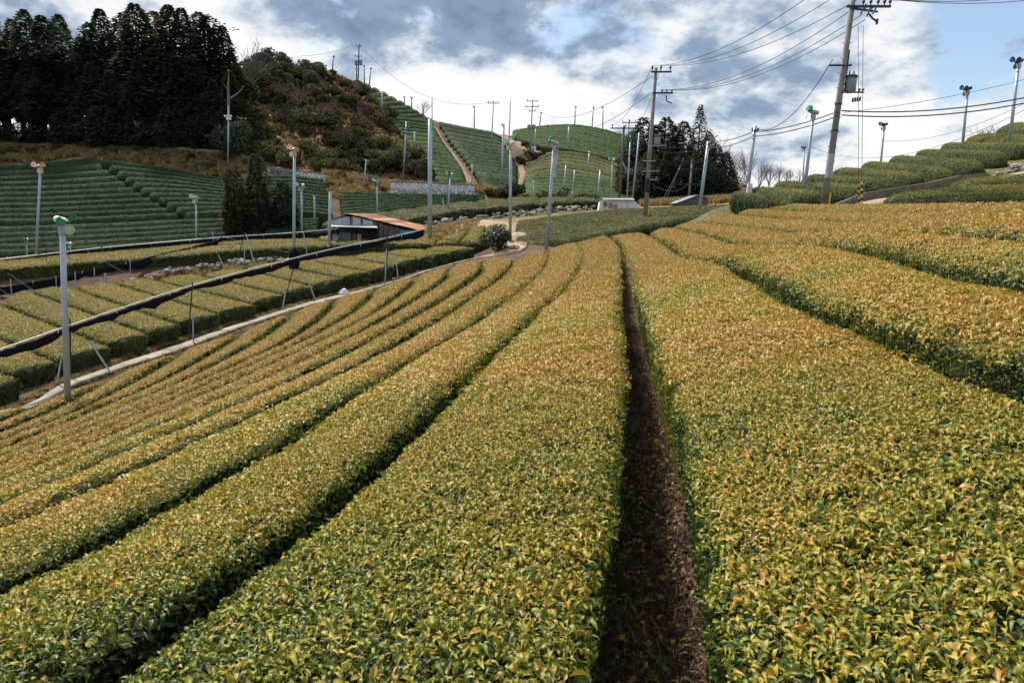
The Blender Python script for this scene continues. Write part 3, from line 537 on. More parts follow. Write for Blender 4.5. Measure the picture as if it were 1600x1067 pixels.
def eulers(nrm_, yaw):
    """XYZ eulers that turn +Z to nrm_ after a spin of yaw"""
    n = nrm_ / np.linalg.norm(nrm_, axis=1, keepdims=True)
    ref = np.where(np.abs(n[:, 2:3]) < 0.95, np.array([[0., 0., 1.]]), np.array([[1., 0., 0.]]))
    a = np.cross(ref, n); a /= np.linalg.norm(a, axis=1, keepdims=True); b = np.cross(n, a)
    c, s = np.cos(yaw)[:, None], np.sin(yaw)[:, None]
    X = a * c + b * s; Y = -a * s + b * c; Z = n          # columns of the rotation matrix
    ry = np.arcsin(np.clip(-X[:, 2], -1, 1)); rx = np.arctan2(Y[:, 2], Z[:, 2]); rz = np.arctan2(X[:, 1], X[:, 0])
    return np.stack([rx, ry, rz], 1)
def points_obj(name, parent, ng, P, rot, size, tone, pick, label=None):
    me = bpy.data.meshes.new(name); me.vertices.add(len(P)); me.vertices.foreach_set('co', P.astype(np.float32).ravel())
    for nm, t, key, val in (('rot', 'FLOAT_VECTOR', 'vector', rot), ('size', 'FLOAT', 'value', size), ('tone', 'FLOAT', 'value', tone)):
        a = me.attributes.new(nm, t, 'POINT'); a.data.foreach_set(key, np.asarray(val, np.float32).ravel())
    a = me.attributes.new('pick', 'INT', 'POINT'); a.data.foreach_set('value', np.asarray(pick, np.int32))
    me.update(); o = link(bpy.data.objects.new(name, me), parent); md = o.modifiers.new('scatter', 'NODES'); md.node_group = ng
    o['kind'] = 'stuff'
    return o
def vnoise(P, scale, seed=0.0):
    """smooth value noise in plan, about -1..1"""
    x = P[:, 0] * scale + seed; y = P[:, 1] * scale + seed * 1.7
    return (np.sin(x * 1.3 + 1.7 * np.sin(y * 0.9 + seed)) + np.sin(y * 1.7 + 1.3 * np.sin(x * 1.1 + 2.1)) + 0.6 * np.sin(2.7 * x + 1.9 * y + 2 * np.sin(x - y)) + 0.5 * np.sin(4.1 * y - 3.3 * x)) / 2.3

# ------------------------------------------------------------------ tea hedges
def resample(P, step): return cat_rom(P, step)
def hedge_rings(A, B, step, gap, arch, depth, lean=0.10, round_=0.16, ends=(0.0, 0.0), rough=0.02, topn=9, slope=0.0):
    """A, B: furrow lines either side. returns rings of cross-section points (n, m, 3)"""
    Bs = cat_rom(B, step); Ad = cat_rom(A, step * 0.5)
    idx = []; last = 0
    for q in Bs:
        d = (Ad[last:, 0] - q[0]) ** 2 + (Ad[last:, 1] - q[1]) ** 2; k = last + int(np.argmin(d[:max(60, len(d) // 3)])); idx.append(k); last = k
    idx = np.array(idx, float); kk = np.array([0.25, 0.5, 0.25])
    for _ in range(4):
        e = np.concatenate([[idx[0]], idx, [idx[-1]]]); idx = np.convolve(e, kk, 'valid')
    As = np.stack([np.interp(idx, np.arange(len(Ad)), Ad[:, c]) for c in range(3)], 1)
    rings = []; ga, gb = gap if isinstance(gap, tuple) else (gap, gap)
    n = len(Bs)
    arc = np.concatenate([[0], np.cumsum(np.linalg.norm(np.diff((As + Bs) / 2, axis=0), axis=1))])
    for i in range(n):
        a, b = As[i].copy(), Bs[i].copy(); u = b - a; w = np.linalg.norm(u[:2])
        if w < 1e-3: u = np.array([1e-3, 0, 0]); w = 1e-3
        g1 = min(ga / 2, 0.3 * w); g2 = min(gb / 2, 0.3 * w); a2 = a + u / w * g1; b2 = b - u / w * g2; w2 = w - g1 - g2; uh = u / w
        # rounded plan and height at the two ends
        k = 1.0; drop = 0.0
        for e, dist in ((ends[0], arc[i]), (ends[1], arc[-1] - arc[i])):
            if e > 0 and dist < e: q = 1 - dist / e; k = min(k, math.sqrt(max(0.0, 1 - (0.97 * q) ** 2.2))); drop = max(drop, depth * 0.55 * (1 - math.sqrt(max(0.0, 1 - (0.96 * q) ** 2))))
        c = (a2 + b2) / 2; a2 = c + (a2 - c) * k; b2 = c + (b2 - c) * k; w2 *= k
        r = min(round_, 0.3 * w2); ring = []
        def P_(s, dz): 
            q = a2 + (b2 - a2) * s; q = q.copy(); q[2] += dz - drop; return q
        ln = lean / max(w2, 0.3)
        ring.append(P_(ln * 1.3, -depth)); ring.append(P_(ln * 0.6, -depth * 0.55)); ring.append(P_(0.0, -r)); 
        for t in range(topn):
            s = t / (topn - 1); s = 0.5 - 0.5 * math.cos(s * math.pi) if topn > 5 else s; e = min(s, 1 - s) * w2
            dz = arch * (1 - (2 * s - 1) ** 2) - (r * 0.75 * (1 - min(1, e / r)) ** 2 if r > 1e-6 else 0)
            if slope > 0: dz += 0.35 * slope * s - slope * max(0.0, 1 - s * w2 / 0.75) ** 2
            elif slope < 0: dz += 0.04 * (1 - s) + slope * max(0.0, 1 - (1 - s) * w2 / 0.6) ** 2
            ring.append(P_(s, dz))
        ring.append(P_(1.0, -r)); ring.append(P_(1 - ln * 0.6, -depth * 0.55)); ring.append(P_(1 - ln * 1.3, -depth))
        rings.append(ring)
    G = np.array(rings)
    if rough:
        m = G.shape[1]
        flat = G.reshape(-1, 3); nz = vnoise(flat, 2.3, 3.0) * 0.6 + vnoise(flat, 6.1, 9.0) * 0.4
        hz = vnoise(flat + flat[:, 2:3] * 1.3, 3.7, 5.0)
        flat[:, 2] += nz * rough; flat[:, 0] += hz * rough * 0.8; flat[:, 1] += np.roll(hz, 1) * rough * 0.8
        G = flat.reshape(-1, m, 3)
    return G
def rings_mesh(name, G, mat, smooth=True):
    n, m, _ = G.shape; ii = (np.arange(n - 1)[:, None] * m + np.arange(m - 1)[None, :]).ravel()
    f = np.stack([ii, ii + 1, ii + m + 1, ii + m], 1).tolist()
    f.append(tuple(range(m))); f.append(tuple((n - 1) * m + k for k in range(m))[::-1])
    me = bpy.data.meshes.new(name); me.from_pydata(G.reshape(-1, 3).tolist(), [], f); me.materials.append(mat)
    if smooth: me.polygons.foreach_set('use_smooth', [True] * (len(f) - 2) + [False, False])
    me.update(); return me
def sample_rings(G, dens_fn, rng_):
    """random places on the hedge skin with normals; dens_fn(centre points) = leaves per square metre"""
    n, m, _ = G.shape
    a = G[:-1, :-1]; b = G[:-1, 1:]; c = G[1:, 1:]; d = G[1:, :-1]
    nr = np.cross(b - a, d - a) + np.cross(d - c, b - c); area = np.linalg.norm(nr, axis=2) / 2; nr = nr / (np.linalg.norm(nr, axis=2, keepdims=True) + 1e-12)
    cen = (a + b + c + d) / 4
    if nr[:, m // 2, 2].mean() < 0: nr = -nr
    ex = area * dens_fn(cen, nr); cnt = rng_.poisson(ex).ravel()
    k = np.repeat(np.arange(cnt.size), cnt); u = rng_.random(len(k))[:, None]; v = rng_.random(len(k))[:, None]
    A_, B_, C_, D_ = (q.reshape(-1, 3)[k] for q in (a, b, c, d))
    P = (A_ * (1 - u) + B_ * u) * (1 - v) + (D_ * (1 - u) + C_ * u) * v
    return P, nr.reshape(-1, 3)[k]
def in_view(P, margin=0.10):
    """true where the photograph's frame (with a margin for a step aside) takes the place in"""
    r = P - np.array([0, 0, CZ]); cp, sp = math.cos(PITCH), math.sin(PITCH)
    z = r[..., 1] * cp - r[..., 2] * sp; y = r[..., 1] * sp + r[..., 2] * cp; z = np.maximum(z, 0.05)
    return (np.abs(r[..., 0] / z) < 0.75 + margin + 0.9 / z) & (np.abs(y / z) < 0.5 + margin + 0.6 / z)
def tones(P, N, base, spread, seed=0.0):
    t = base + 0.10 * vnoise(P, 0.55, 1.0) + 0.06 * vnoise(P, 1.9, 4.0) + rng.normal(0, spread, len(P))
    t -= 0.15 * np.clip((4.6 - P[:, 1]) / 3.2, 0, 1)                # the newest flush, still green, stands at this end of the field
    t += 0.12 * np.clip(N[:, 2] - 0.75, -0.75, 0.25) * 3.4        # flanks: older, greener leaves, toned darker still as painted shade
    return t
def hedge(A, B, label, group, step=0.5, gap=0.26, arch=0.10, depth=0.95, mat='tea_core', leaves=None, lb=0.52, ends=(0.0, 0.0), name='tea_hedge', topn=9, rough=0.025, round_=0.16, parts=0, slope=0.0):
    G = hedge_rings(A, B, step, gap, arch, depth, ends=ends, topn=topn, rough=rough, round_=round_, slope=slope)
    c0 = G[len(G) // 2].mean(0); base = Vector((c0[0], c0[1], T(c0[0], c0[1])))
    cap = []
    for e, q in ((0, 1), (-1, -2)):
        ctr = G[e].mean(0); out = G[e].mean(0) - G[q].mean(0); out /= np.linalg.norm(out) + 1e-9
        zm = G[e][:, 2].min(); q_ = ctr + (G[e] - ctr) * 0.2 + out * 0.05; q_[:, 2] = zm + (G[e][:, 2] - zm) * 0.85; cap.append(q_)
    G = np.concatenate([cap[0][None], G, cap[1][None]])
    core = G
    if leaves is not None:                                   # the leafless inside of the bush lies a little deeper than the leaves
        n_, m_, _ = G.shape; du = np.gradient(G, axis=0); dv = np.gradient(G, axis=1); nv = np.cross(dv, du); nv /= np.linalg.norm(nv, axis=2, keepdims=True) + 1e-9
        if nv[n_ // 2, m_ // 2, 2] < 0: nv = -nv
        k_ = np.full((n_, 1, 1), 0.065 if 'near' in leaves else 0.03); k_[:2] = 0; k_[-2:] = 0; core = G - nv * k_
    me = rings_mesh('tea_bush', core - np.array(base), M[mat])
    if leaves is None:
        o = link(bpy.data.objects.new(name, me)); o.location = base; return setp(o, label, 'tea hedge', group)
    root = empty(name, base, label, 'tea hedge', group)
    link(bpy.data.objects.new('branches', me), root)
    B0 = np.array(base)
    def dist(P): return np.sqrt(P[..., 0] ** 2 + P[..., 1] ** 2 + (P[..., 2] - CZ) ** 2)
    cut1, cut2 = 8.2, 15.0
    vis = lambda c: in_view(c)
    def fade(d): q = np.clip((cut1 - d) / 3.2, 0, 1); return q * q * (3 - 2 * q)      # single leaves thin out into sprigs
    if 'near' in leaves:
        def dn(c, nr): d = dist(c); return np.where((d < cut1) & vis(c), fade(d) * 9800.0 * np.clip(1.0 + 0.55 * vnoise(c.reshape(-1, 3), 9.0, 2.0).reshape(c.shape[:2]), 0.25, 1.4) * np.clip(2.8 / d, 0.5, 1.0) * np.where(nr[..., 2] > 0.3, 1.0, 0.55), 0.0)
        P, N = sample_rings(G, dn, rng)
        if len(P):
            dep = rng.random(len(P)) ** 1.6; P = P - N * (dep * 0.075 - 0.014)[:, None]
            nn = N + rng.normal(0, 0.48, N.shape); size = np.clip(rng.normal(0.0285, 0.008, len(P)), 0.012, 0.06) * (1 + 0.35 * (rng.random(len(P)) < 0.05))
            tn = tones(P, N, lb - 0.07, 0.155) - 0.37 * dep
            if parts:
                dd = dist(P) - size * 25 + dep * 8; dd[~in_view(P, -0.02)] = 99
                first = np.argsort(dd)[:parts]
            else: first = np.array([], int)
            yaw = rng.random(len(P)) * 6.283; rot = eulers(nn, yaw); pick = rng.integers(0, 5, len(P))
            rest = np.setdiff1d(np.arange(len(P)), first)
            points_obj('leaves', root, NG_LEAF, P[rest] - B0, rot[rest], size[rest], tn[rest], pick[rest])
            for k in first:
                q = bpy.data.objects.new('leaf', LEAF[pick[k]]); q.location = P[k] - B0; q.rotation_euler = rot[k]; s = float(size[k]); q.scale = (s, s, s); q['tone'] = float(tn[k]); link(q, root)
    if 'mid' in leaves:
        def dm(c, nr): d = dist(c); return np.where((d < cut2) & vis(c), (1 - fade(d)) * 230.0 * np.clip(9 / d, 0.7, 1.2) * np.where(nr[..., 2] > 0.3, 1.0, 0.7), 0.0)
        P, N = sample_rings(G, dm, rng)
        if len(P):
            dep = rng.random(len(P)); P = P - N * (dep * 0.03 - 0.02)[:, None]; nn = N + rng.normal(0, 0.16, N.shape)
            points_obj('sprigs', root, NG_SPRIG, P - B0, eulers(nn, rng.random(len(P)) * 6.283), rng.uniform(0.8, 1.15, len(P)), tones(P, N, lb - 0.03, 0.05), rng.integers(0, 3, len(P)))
    if 'far' in leaves:
        def df(c, nr): d = dist(c); return np.where((d >= cut2 - 0.5) & vis(c), leaves['far'] * np.where(nr[..., 2] > 0.3, 1.0, 0.8), 0.0)
        P, N = sample_rings(G, df, rng)
        if len(P):
            P = P + N * 0.005; nn = N + rng.normal(0, 0.10, N.shape); ts = leaves.get('size', 1.0)
            points_obj('sprigs', root, NG_TUFTG if leaves.get('green') else NG_TUFT, P - B0, eulers(nn, rng.random(len(P)) * 6.283), rng.uniform(0.75, 1.1, len(P)) * ts, tones(P, N, lb + 0.02, 0.035), rng.integers(0, 3, len(P)))
    return root

# the golden field in front: rows either side of the bare soil furrow
def tip(A, B, k=0.85): return [Vector(A[0]).lerp(Vector(B[0]), k)] + list(A)
LV = {'near': 1, 'mid': 1, 'far': 60}
names = ['L%d' % i for i in range(14)] + ['G'] + ['R%d' % i for i in range(1, 7)]
for i in range(len(names) - 1):
    a, b = names[i], names[i + 1]; A, B = MAIN[a], MAIN[b]
    if a[0] == 'L' and a != 'L12' : A = tip(A, B, 0.85 if a != 'L13' else 0.75)
    if b == 'G': lab = 'golden green tea hedge just left of the bare soil furrow'
    elif a == 'G': lab = 'broad golden tea hedge just right of the bare soil furrow'
    elif a[0] == 'L': lab = 'golden clipped tea hedge, %s row left of the bare soil furrow' % ordn(13 - i)
    else: lab = 'golden clipped tea hedge, %s row right of the bare soil furrow' % ordn(i - 14)
    near = a in ('L12', 'L13', 'G', 'R1', 'L11')
    hedge(A, B, lab, 'golden tea rows of the near field', step=0.22 if near else 0.4, gap={'L11': (0.22, 0.20), 'L12': (0.16, 0.16), 'L13': (0.14, 0.40), 'G': (0.40, 0.34)}.get(a, 0.36 if a[0] == 'R' else 0.38), arch=0.05 if a[0] != 'R' else 0.12, round_=0.09, depth=0.95, leaves=LV,
          lb=0.62 if a[0] in 'GR' else 0.61, ends=(0.7, 0.0), topn=11, parts=300 if a in ('L12', 'L13', 'G') else 0, slope=(0.26 if i < 10 else {10: 0.20, 11: 0.13, 12: 0.08, 13: 0.05}[i]) if a[0] == 'L' else (-0.04 if a == 'G' else -0.12))
# terrace rows beyond the concrete path
for i in range(len(TG) - 1):
    A, B = [Vector(p) for p in TG[i]], [Vector(p) for p in TG[i + 1]]
    for q in (A, B): q[0] = q[0] + (q[1] - q[0]).normalized() * 0.9          # a verge of bare soil before the path
    hedge(A, B, 'short olive tea hedge ending at the pale path, %s from the frame\'s left' % ordn(i), 'short tea rows of the terrace below', step=0.5, gap=0.34, arch=0.10, depth=1.0,
          leaves={'far': 55}, lb=0.43, ends=(0.0, 0.3), topn=9, round_=0.10)
for i in range(len(T2) - 1):
    hedge(T2[i + 1], T2[i], 'long olive tea hedge along the loose stone wall, %s' % ('in front' if i == 0 else 'behind another'), 'long hedges on the second terrace', step=1.0, gap=0.3, arch=0.16, depth=1.1, leaves={'far': 30, 'size': 1.25}, lb=0.42, ends=(0.0, 0.0), topn=7, round_=0.12)
for i in range(len(T3) - 1):
    hedge(T3[i], T3[i + 1], 'low grey olive tea hedge beside the shed and round bush, %s from the shed' % ordn(i), 'low hedges by the shed', step=0.6, gap=0.3, arch=0.14, depth=1.0, leaves={'far': 30, 'size': 1.25}, lb=0.42, ends=(0.0, 0.0), topn=7, round_=0.12)
for i in range(len(F4) - 1):
    hedge(F4[i], F4[i + 1], 'green hedge with dark scalloped front above the rubble wall, %s from left' % ordn(i), 'scalloped hedges above the rubble wall', step=0.8, gap=0.06, arch=0.16, depth=1.25, leaves={'far': 16, 'size': 1.6, 'green': 1}, lb=0.46, ends=(0.0, 0.3), topn=7, rough=0.05, round_=0.2)
for i in range(len(F5) - 1):
    lo_ = Vector((0, 0, -0.16)); A_, B_ = [Vector(q) + lo_ for q in F5[i]], [Vector(q) + lo_ for q in F5[i + 1]]
    hedge(A_, B_, 'rounded green tea mound on the slope behind the road, %s from left' % ordn(i), 'rounded tea mounds on the slope', step=0.35, gap=0.95, arch=0.34, depth=1.2, leaves={'far': 75, 'size': 0.85}, lb=0.27, ends=(1.5, 0.6), topn=11, rough=0.015, round_=0.5)
for i in range(len(F6) - 1):
    hedge(F6[i], F6[i + 1], 'green tea hedge below the earth road, %s' % ('lower of two' if i == 0 else 'upper of two'), 'hedges below the earth road', step=0.4, gap=0.15, arch=0.22, depth=1.1, leaves={'far': 75, 'size': 0.85}, lb=0.27, ends=(0.8, 0.0), topn=9, rough=0.02, round_=0.3)
FDESC = {'G1': ('grey green tea row on the slope behind the golden field', 'tea_olive'), 'F1a': ('dark green tea row left of the diagonal gap under the wood', 'tea_dark'), 'F1b': ('dark green tea row right of the diagonal gap under the wood', 'tea_dark'),
         'F1c': ('dark green tea row below the dry grass strip', 'tea_dark'), 'F3': ('dark green tea row under the white block wall', 'tea_dark'), 'H1a': ('green tea row on the hill crest beside the scrub', 'tea_hill'),
         'H1b': ('green hillside tea row between scrub and stepped path', 'tea_hill'), 'H2': ('blue green tea row right of the stepped path', 'tea_blue'), 'H3': ('green tea row on the far rounded summit', 'tea_hill'), 'H4': ('tea row on the round knoll behind the fan poles', 'tea_hill')}
FLB = {'tea_dark': 0.17, 'tea_hill': 0.26, 'tea_blue': 0.21, 'tea_brown': 0.46, 'tea_olive': 0.46}
FGRP = {'G1': 'rows on the grey green slope', 'F1a': 'rows of the dark field, west part', 'F1b': 'rows of the dark field, east part', 'F1c': 'rows below the dry grass strip', 'F3': 'rows under the block wall', 'H1a': 'rows on the crest', 'H1b': 'rows beside the stepped path', 'H2': 'rows of the blue green hillside', 'H3': 'rows on the far summit', 'H4': 'rows on the knoll'}
for k, ls in FLD.items():
    desc, mt = FDESC[k]; n = len(ls) - 1
    for i in range(n):
        far = k[0] == 'H'
        mm = mt
        if k == 'H4' and i < 6: mm = 'tea_brown'
        if k == 'H1a' and i < 5: mm = 'tea_brown'
        w = (Vector(ls[i][0]) - Vector(ls[i + 1][0])).length
        hedge(ls[i], ls[i + 1], '%s, %s from the top' % (desc, ordn(i)), FGRP[k], step=2.5 if far else 1.0, gap=min(0.55, 0.28 * w) if k != 'G1' else 0.16, arch=min(0.55, 0.22 * w) if k != 'G1' else 0.12, depth=1.3 if k != 'G1' else 0.9, mat=mm,
              leaves={'far': 40, 'size': 1.2, 'green': 1} if k == 'G1' else ({'far': 3.0, 'size': 1.5, 'green': 1} if far else {'far': 9, 'size': 1.25, 'green': 1}), lb=FLB.get(mm, 0.3), topn=7, rough=0.025 if not far else 0.045, round_=0.3)

# ------------------------------------------------------------------ paths
strip('path', [W(*p) for p in PATH_PTS[:14]], [0.6, 0.7, 0.65, 1.0, 0.8, 1.0, 1.2, 1.1, 1.2, 1.3], M['path'], 'pale concrete path between the golden field and the terrace', 0.07, 0.5)
strip('path', [W(*p) for p in PATH_PTS[12:]], [1.4, 1.5, 1.7, 1.6], M['dirt_path'], 'sandy path climbing past the round bush', 0.10, 0.5)
strip('path', [W(678, 188, 168), W(693, 216, 152), W(716, 247, 132), W(733, 272, 116), W(738, 292, 106)], [0.3, 0.35, 0.45, 0.8, 1.6], M['hill_dirt'], 'stepped path straight up the tea hillside', 0.25, 1.5, 0.5)
strip('path', [W(784, 207, 190), W(800, 216, 178), W(815, 228, 168), W(835, 238, 160), W(860, 238, 156), W(890, 236, 156)], [1.4, 1.6, 1.8, 1.4, 1.0], M['hill_dirt'], 'pale farm track over the saddle of the hill', 0.35, 2.0, 0.6)
strip('path', [W(816, 248, 152), W(814, 262, 142), W(817, 275, 132), W(812, 290, 118)], [0.9, 1.2, 0.8], M['hill_dirt'], 'eroded earth gully below the saddle', 0.3, 2.0, 0.5)
strip('path', [W(640, 376, 64), W(680, 367, 63), W(725, 357, 63), W(760, 350, 65), W(800, 346, 62)], [2.0, 3.0, 3.4, 2.2], M['dirt_path'], 'bare sandy bank beside the shed', 0.08, 0.8)
strip('road', [W(1235, 322, 48), W(1290, 321, 40.5), W(1345, 318, 39.3), W(1400, 309, 39), W(1460, 299, 39.5), W(1530, 285, 40.5), W(1600, 270, 41.5), W(1700, 250, 43)], 1.9, M['dirt_path'], 'earth road climbing below the rounded tea mounds', 0.06, 0.8)
strip('path', [W(-60, 225, 103.2), W(60, 224, 103.6), W(160, 226, 103.8), W(260, 233, 103.2), W(340, 241, 101.5), W(400, 250, 99.5)], [0.8, 0.9, 0.8, 0.9], M['dirt_path'], 'thin pale footpath along the foot of the wood', 0.35, 1.5, 0.5)
# ------------------------------------------------------------------ walls, stones, sheds
def hit(px, py, d0=55.0, d1=230.0):
    ds = np.arange(d0, d1, 0.75); P = np.array([tuple(W(px, py, d)) for d in ds]); t = TV(P[:, 0], P[:, 1]); k = np.nonzero(P[:, 2] <= t)[0]
    if len(k) == 0: return None
    return Vector((P[k[0], 0], P[k[0], 1], t[k[0]]))
def block_wall_mat(name, c0, c1, joint, sc):
    m, n, l = mk(name); t = n.new('ShaderNodeTexCoord'); mp = n.new('ShaderNodeMapping'); mp.inputs['Rotation'].default_value = (0, R(45), 0); l.new(t.outputs['Object'], mp.inputs['Vector'])
    v = n.new('ShaderNodeTexVoronoi'); v.inputs['Scale'].default_value = sc; v.feature = 'DISTANCE_TO_EDGE'; v.inputs['Randomness'].default_value = 0.45; l.new(mp.outputs[0], v.inputs['Vector'])
    v2 = n.new('ShaderNodeTexVoronoi'); v2.inputs['Scale'].default_value = sc; v2.inputs['Randomness'].default_value = 0.45; l.new(mp.outputs[0], v2.inputs['Vector'])
    cr = n.new('ShaderNodeValToRGB'); l.new(v2.outputs['Color'], cr.inputs[0]); cr.color_ramp.elements[0].color = (*c0, 1); cr.color_ramp.elements[1].color = (*c1, 1); cr.color_ramp.elements[0].position = 0.25; cr.color_ramp.elements[1].position = 0.7
    st = n.new('ShaderNodeMapRange'); l.new(v.outputs['Distance'], st.inputs[0]); st.inputs[1].default_value = 0.02; st.inputs[2].default_value = 0.09
    mx = n.new('ShaderNodeMix'); mx.data_type = 'RGBA'; l.new(st.outputs[0], mx.inputs['Factor']); mx.inputs['A'].default_value = (*joint, 1); l.new(cr.outputs[0], mx.inputs['B'])
    b = n.new('ShaderNodeBsdfPrincipled'); b.inputs['Roughness'].default_value = 0.9; l.new(mx.outputs['Result'], b.inputs['Base Color'])
    bp = n.new('ShaderNodeBump'); bp.inputs['Strength'].default_value = 1.0; bp.inputs['Distance'].default_value = 0.08; l.new(st.outputs[0], bp.inputs['Height']); l.new(bp.outputs[0], b.inputs['Normal'])
    o = n.new('ShaderNodeOutputMaterial'); l.new(b.outputs[0], o.inputs['Surface']); return m
M['blk_white'] = block_wall_mat('block_wall_white', (0.52, 0.51, 0.48), (0.82, 0.81, 0.78), (0.20, 0.19, 0.17), 2.6)
M['blk_grey'] = block_wall_mat('block_wall_grey', (0.10, 0.105, 0.12), (0.24, 0.25, 0.27), (0.05, 0.05, 0.05), 2.6)
M['moss_wall'] = surf('mossy_concrete', [(0.3, (0.075, 0.065, 0.045)), (0.48, (0.17, 0.15, 0.125)), (0.6, (0.10, 0.105, 0.03)), (0.75, (0.25, 0.23, 0.20))], 1.1, 0.95, 0.5, 9)
def wall(name, top, bot, thick, mat, label, cat='wall', coping=None):
    """top, bot: lists of world points along the face; thickness away from the viewer"""
    base = Vector(bot[0]); mb = MB(); n = len(top); vs = []
    for t, b in zip(top, bot):
        t, b = Vector(t) - base, Vector(b) - base; off = Vector((0, thick, 0)); vs += [b - Vector((0, 0, 0.6)), t, t + off, b + off - Vector((0, 0, 0.6))]
    fs = []
    for i in range(n - 1):
        a = i * 4; c = a + 4
        fs += [(a, c, c + 1, a + 1), (a + 1, c + 1, c + 2, a + 2), (a + 2, c + 2, c + 3, a + 3)]
    fs += [(0, 1, 2, 3), ((n - 1) * 4 + 3, (n - 1) * 4 + 2, (n - 1) * 4 + 1, (n - 1) * 4)]
    mb.add(vs, fs); root = empty(name, base, label, cat); mb.build('face', mat, root)
    if coping:
        cb = MB(); cb.tube([Vector(t) - base + Vector((0, thick / 2, 0.03)) for t in top], thick * 0.55, 4); cb.build('coping', coping, root)
    return root
wall('retaining_wall', [W(610, 285.5, 95.6), W(675, 287.5, 95.6), W(741, 291, 95.6)], [W(610, 305, 95.1), W(675, 305.5, 95.1), W(741, 306, 95.1)], 0.5, M['blk_white'], 'white patterned block retaining wall below the hillside tea', 'wall', M['concrete_pole'])
wall('retaining_wall', [W(421, 264, 94), W(461, 269, 94)], [W(421, 278, 93.6), W(461, 282, 93.6)], 0.5, M['blk_grey'], 'dark grey block wall behind the tall cedars', 'wall', M['concrete_pole'])
wall('retaining_wall', [W(462, 268, 93.9), W(507, 274, 93.9)], [W(462, 281, 93.5), W(507, 284, 93.5)], 0.5, M['blk_white'], 'pale short block wall right of the dark grey one', 'wall', M['concrete_pole'])
wall('retaining_wall', [W(549, 273, 99.5), W(591, 277, 99.5)], [W(549, 284, 99), W(591, 287, 99)], 0.5, M['blk_grey'], 'short dark block wall under the scrub', 'wall', M['concrete_pole'])
wp = [(1302, 320, 40.2), (1350, 311, 40.2), (1400, 300, 40.4), (1450, 291, 40.9), (1500, 281.5, 41.4), (1545, 273, 42)]
wall('retaining_wall', [on(*p, 0.28 + 0.38 * math.sin(math.pi * (i + 0.6) / 6.2)) for i, p in enumerate(wp)], [on(*p, -0.1) for p in wp], 0.35, M['moss_wall'], 'low mossy concrete wall beside the earth road')

def stone_mesh(seed):
    r = random.Random(seed); import bmesh
    bm = bmesh.new(); bmesh.ops.create_icosphere(bm, subdivisions=1, radius=0.5)
    for v in bm.verts:
        k = 1 + 0.35 * mnoise.noise(v.co * 2.2 + Vector((seed * 3.1, 0, 0))); v.co *= k; v.co.x *= 1.25; v.co.z *= 0.72
    me = bpy.data.meshes.new('stone'); bm.to_mesh(me); bm.free(); me.materials.append(M['stone']); return me
STONES = [stone_mesh(i) for i in range(6)]
def stones(name, label, pts, n, size, spread, rise, seed):
    r = random.Random(seed); P = cat_rom([Vector((p.x, p.y, 0)) for p in pts], 0.4); root = empty(name, (P[0][0], P[0][1], T(P[0][0], P[0][1])), label, 'wall'); b = root.location
    for i in range(n):
        q = P[int(r.random() * len(P)) % len(P)]; x = q[0] + r.gauss(0, spread); y = q[1] + r.gauss(0, spread); s = size * r.uniform(0.5, 1.25) * (1.5 if r.random() < 0.12 else 1)
        o = bpy.data.objects.new('stone', r.choice(STONES)); o.location = Vector((x, y, T(x, y) + s * 0.15 + r.random() * rise)) - b; o.scale = (s, s * r.uniform(0.8, 1.1), s * r.uniform(0.8, 1.2)); o.rotation_euler = (r.uniform(-.3, .3), r.uniform(-.3, .3), r.uniform(0, 6.28)); link(o, root)
    return root
stones('dry_stone_wall', 'tumbled pale field stones along the second terrace under the black net', [W(-60, 478, 43), W(0, 468, 45.2), (W(100, 452, 48.6)), W(180, 441, 51.4), W(240, 433, 53.5), W(330, 420, 56.8), W(450, 405, 58.2)], 150, 0.42, 0.28, 0.25, 3)
stones('rubble_wall', 'long bank of pale rubble under the scalloped hedges', [on(645, 355, 69), on(700, 349, 70), on(760, 341, 72), on(800, 336, 72), on(850, 333, 75), on(930, 327, 77)], 170, 0.42, 0.5, 0.45, 4)
stones('rock_pile', 'broken rocks at the bend of the earth road', [on(1560, 268, 43.5), on(1580, 262, 44), on(1612, 256, 44.6)], 30, 0.34, 0.35, 0.35, 5)
stones('rubble_heap', 'low heap of stones before the grey shelter', [on(1030, 322, 70), on(1090, 322, 69), on(1150, 322, 66)], 40, 0.40, 0.5, 0.2, 6)
stones('rubble_heap', 'scattered edging stones beside the concrete pole', [on(1165, 323, 52), on(1200, 321, 52), on(1235, 319.5, 50.5)], 26, 0.28, 0.25, 0.1, 7)
o = stones('rock_pile', 'few stones at the path corner below the bush', [on(800, 396, 45.5), on(808, 385, 46.2)], 10, 0.35, 0.3, 0.1, 8)

def sheet(name, parent, corners, mat, thick=0.03, ribs=0, label=None):
    """a flat sheet (corner order around), optional raised ribs along the first edge's direction"""
    c = [Vector(q) for q in corners]; nn = (c[1] - c[0]).cross(c[3] - c[0]).normalized() * thick; mb = MB()
    mb.add(c + [q + nn for q in c], [(3, 2, 1, 0), (4, 5, 6, 7), (0, 1, 5, 4), (1, 2, 6, 5), (2, 3, 7, 6), (3, 0, 4, 7)])
    for i in range(ribs):
        t = (i + 0.5) / ribs; mb.tube([c[0].lerp(c[1], t) + nn, c[3].lerp(c[2], t) + nn], 0.025, 4)
    o = mb.build(name, mat, parent)
    if label: o['label'] = label
    return o
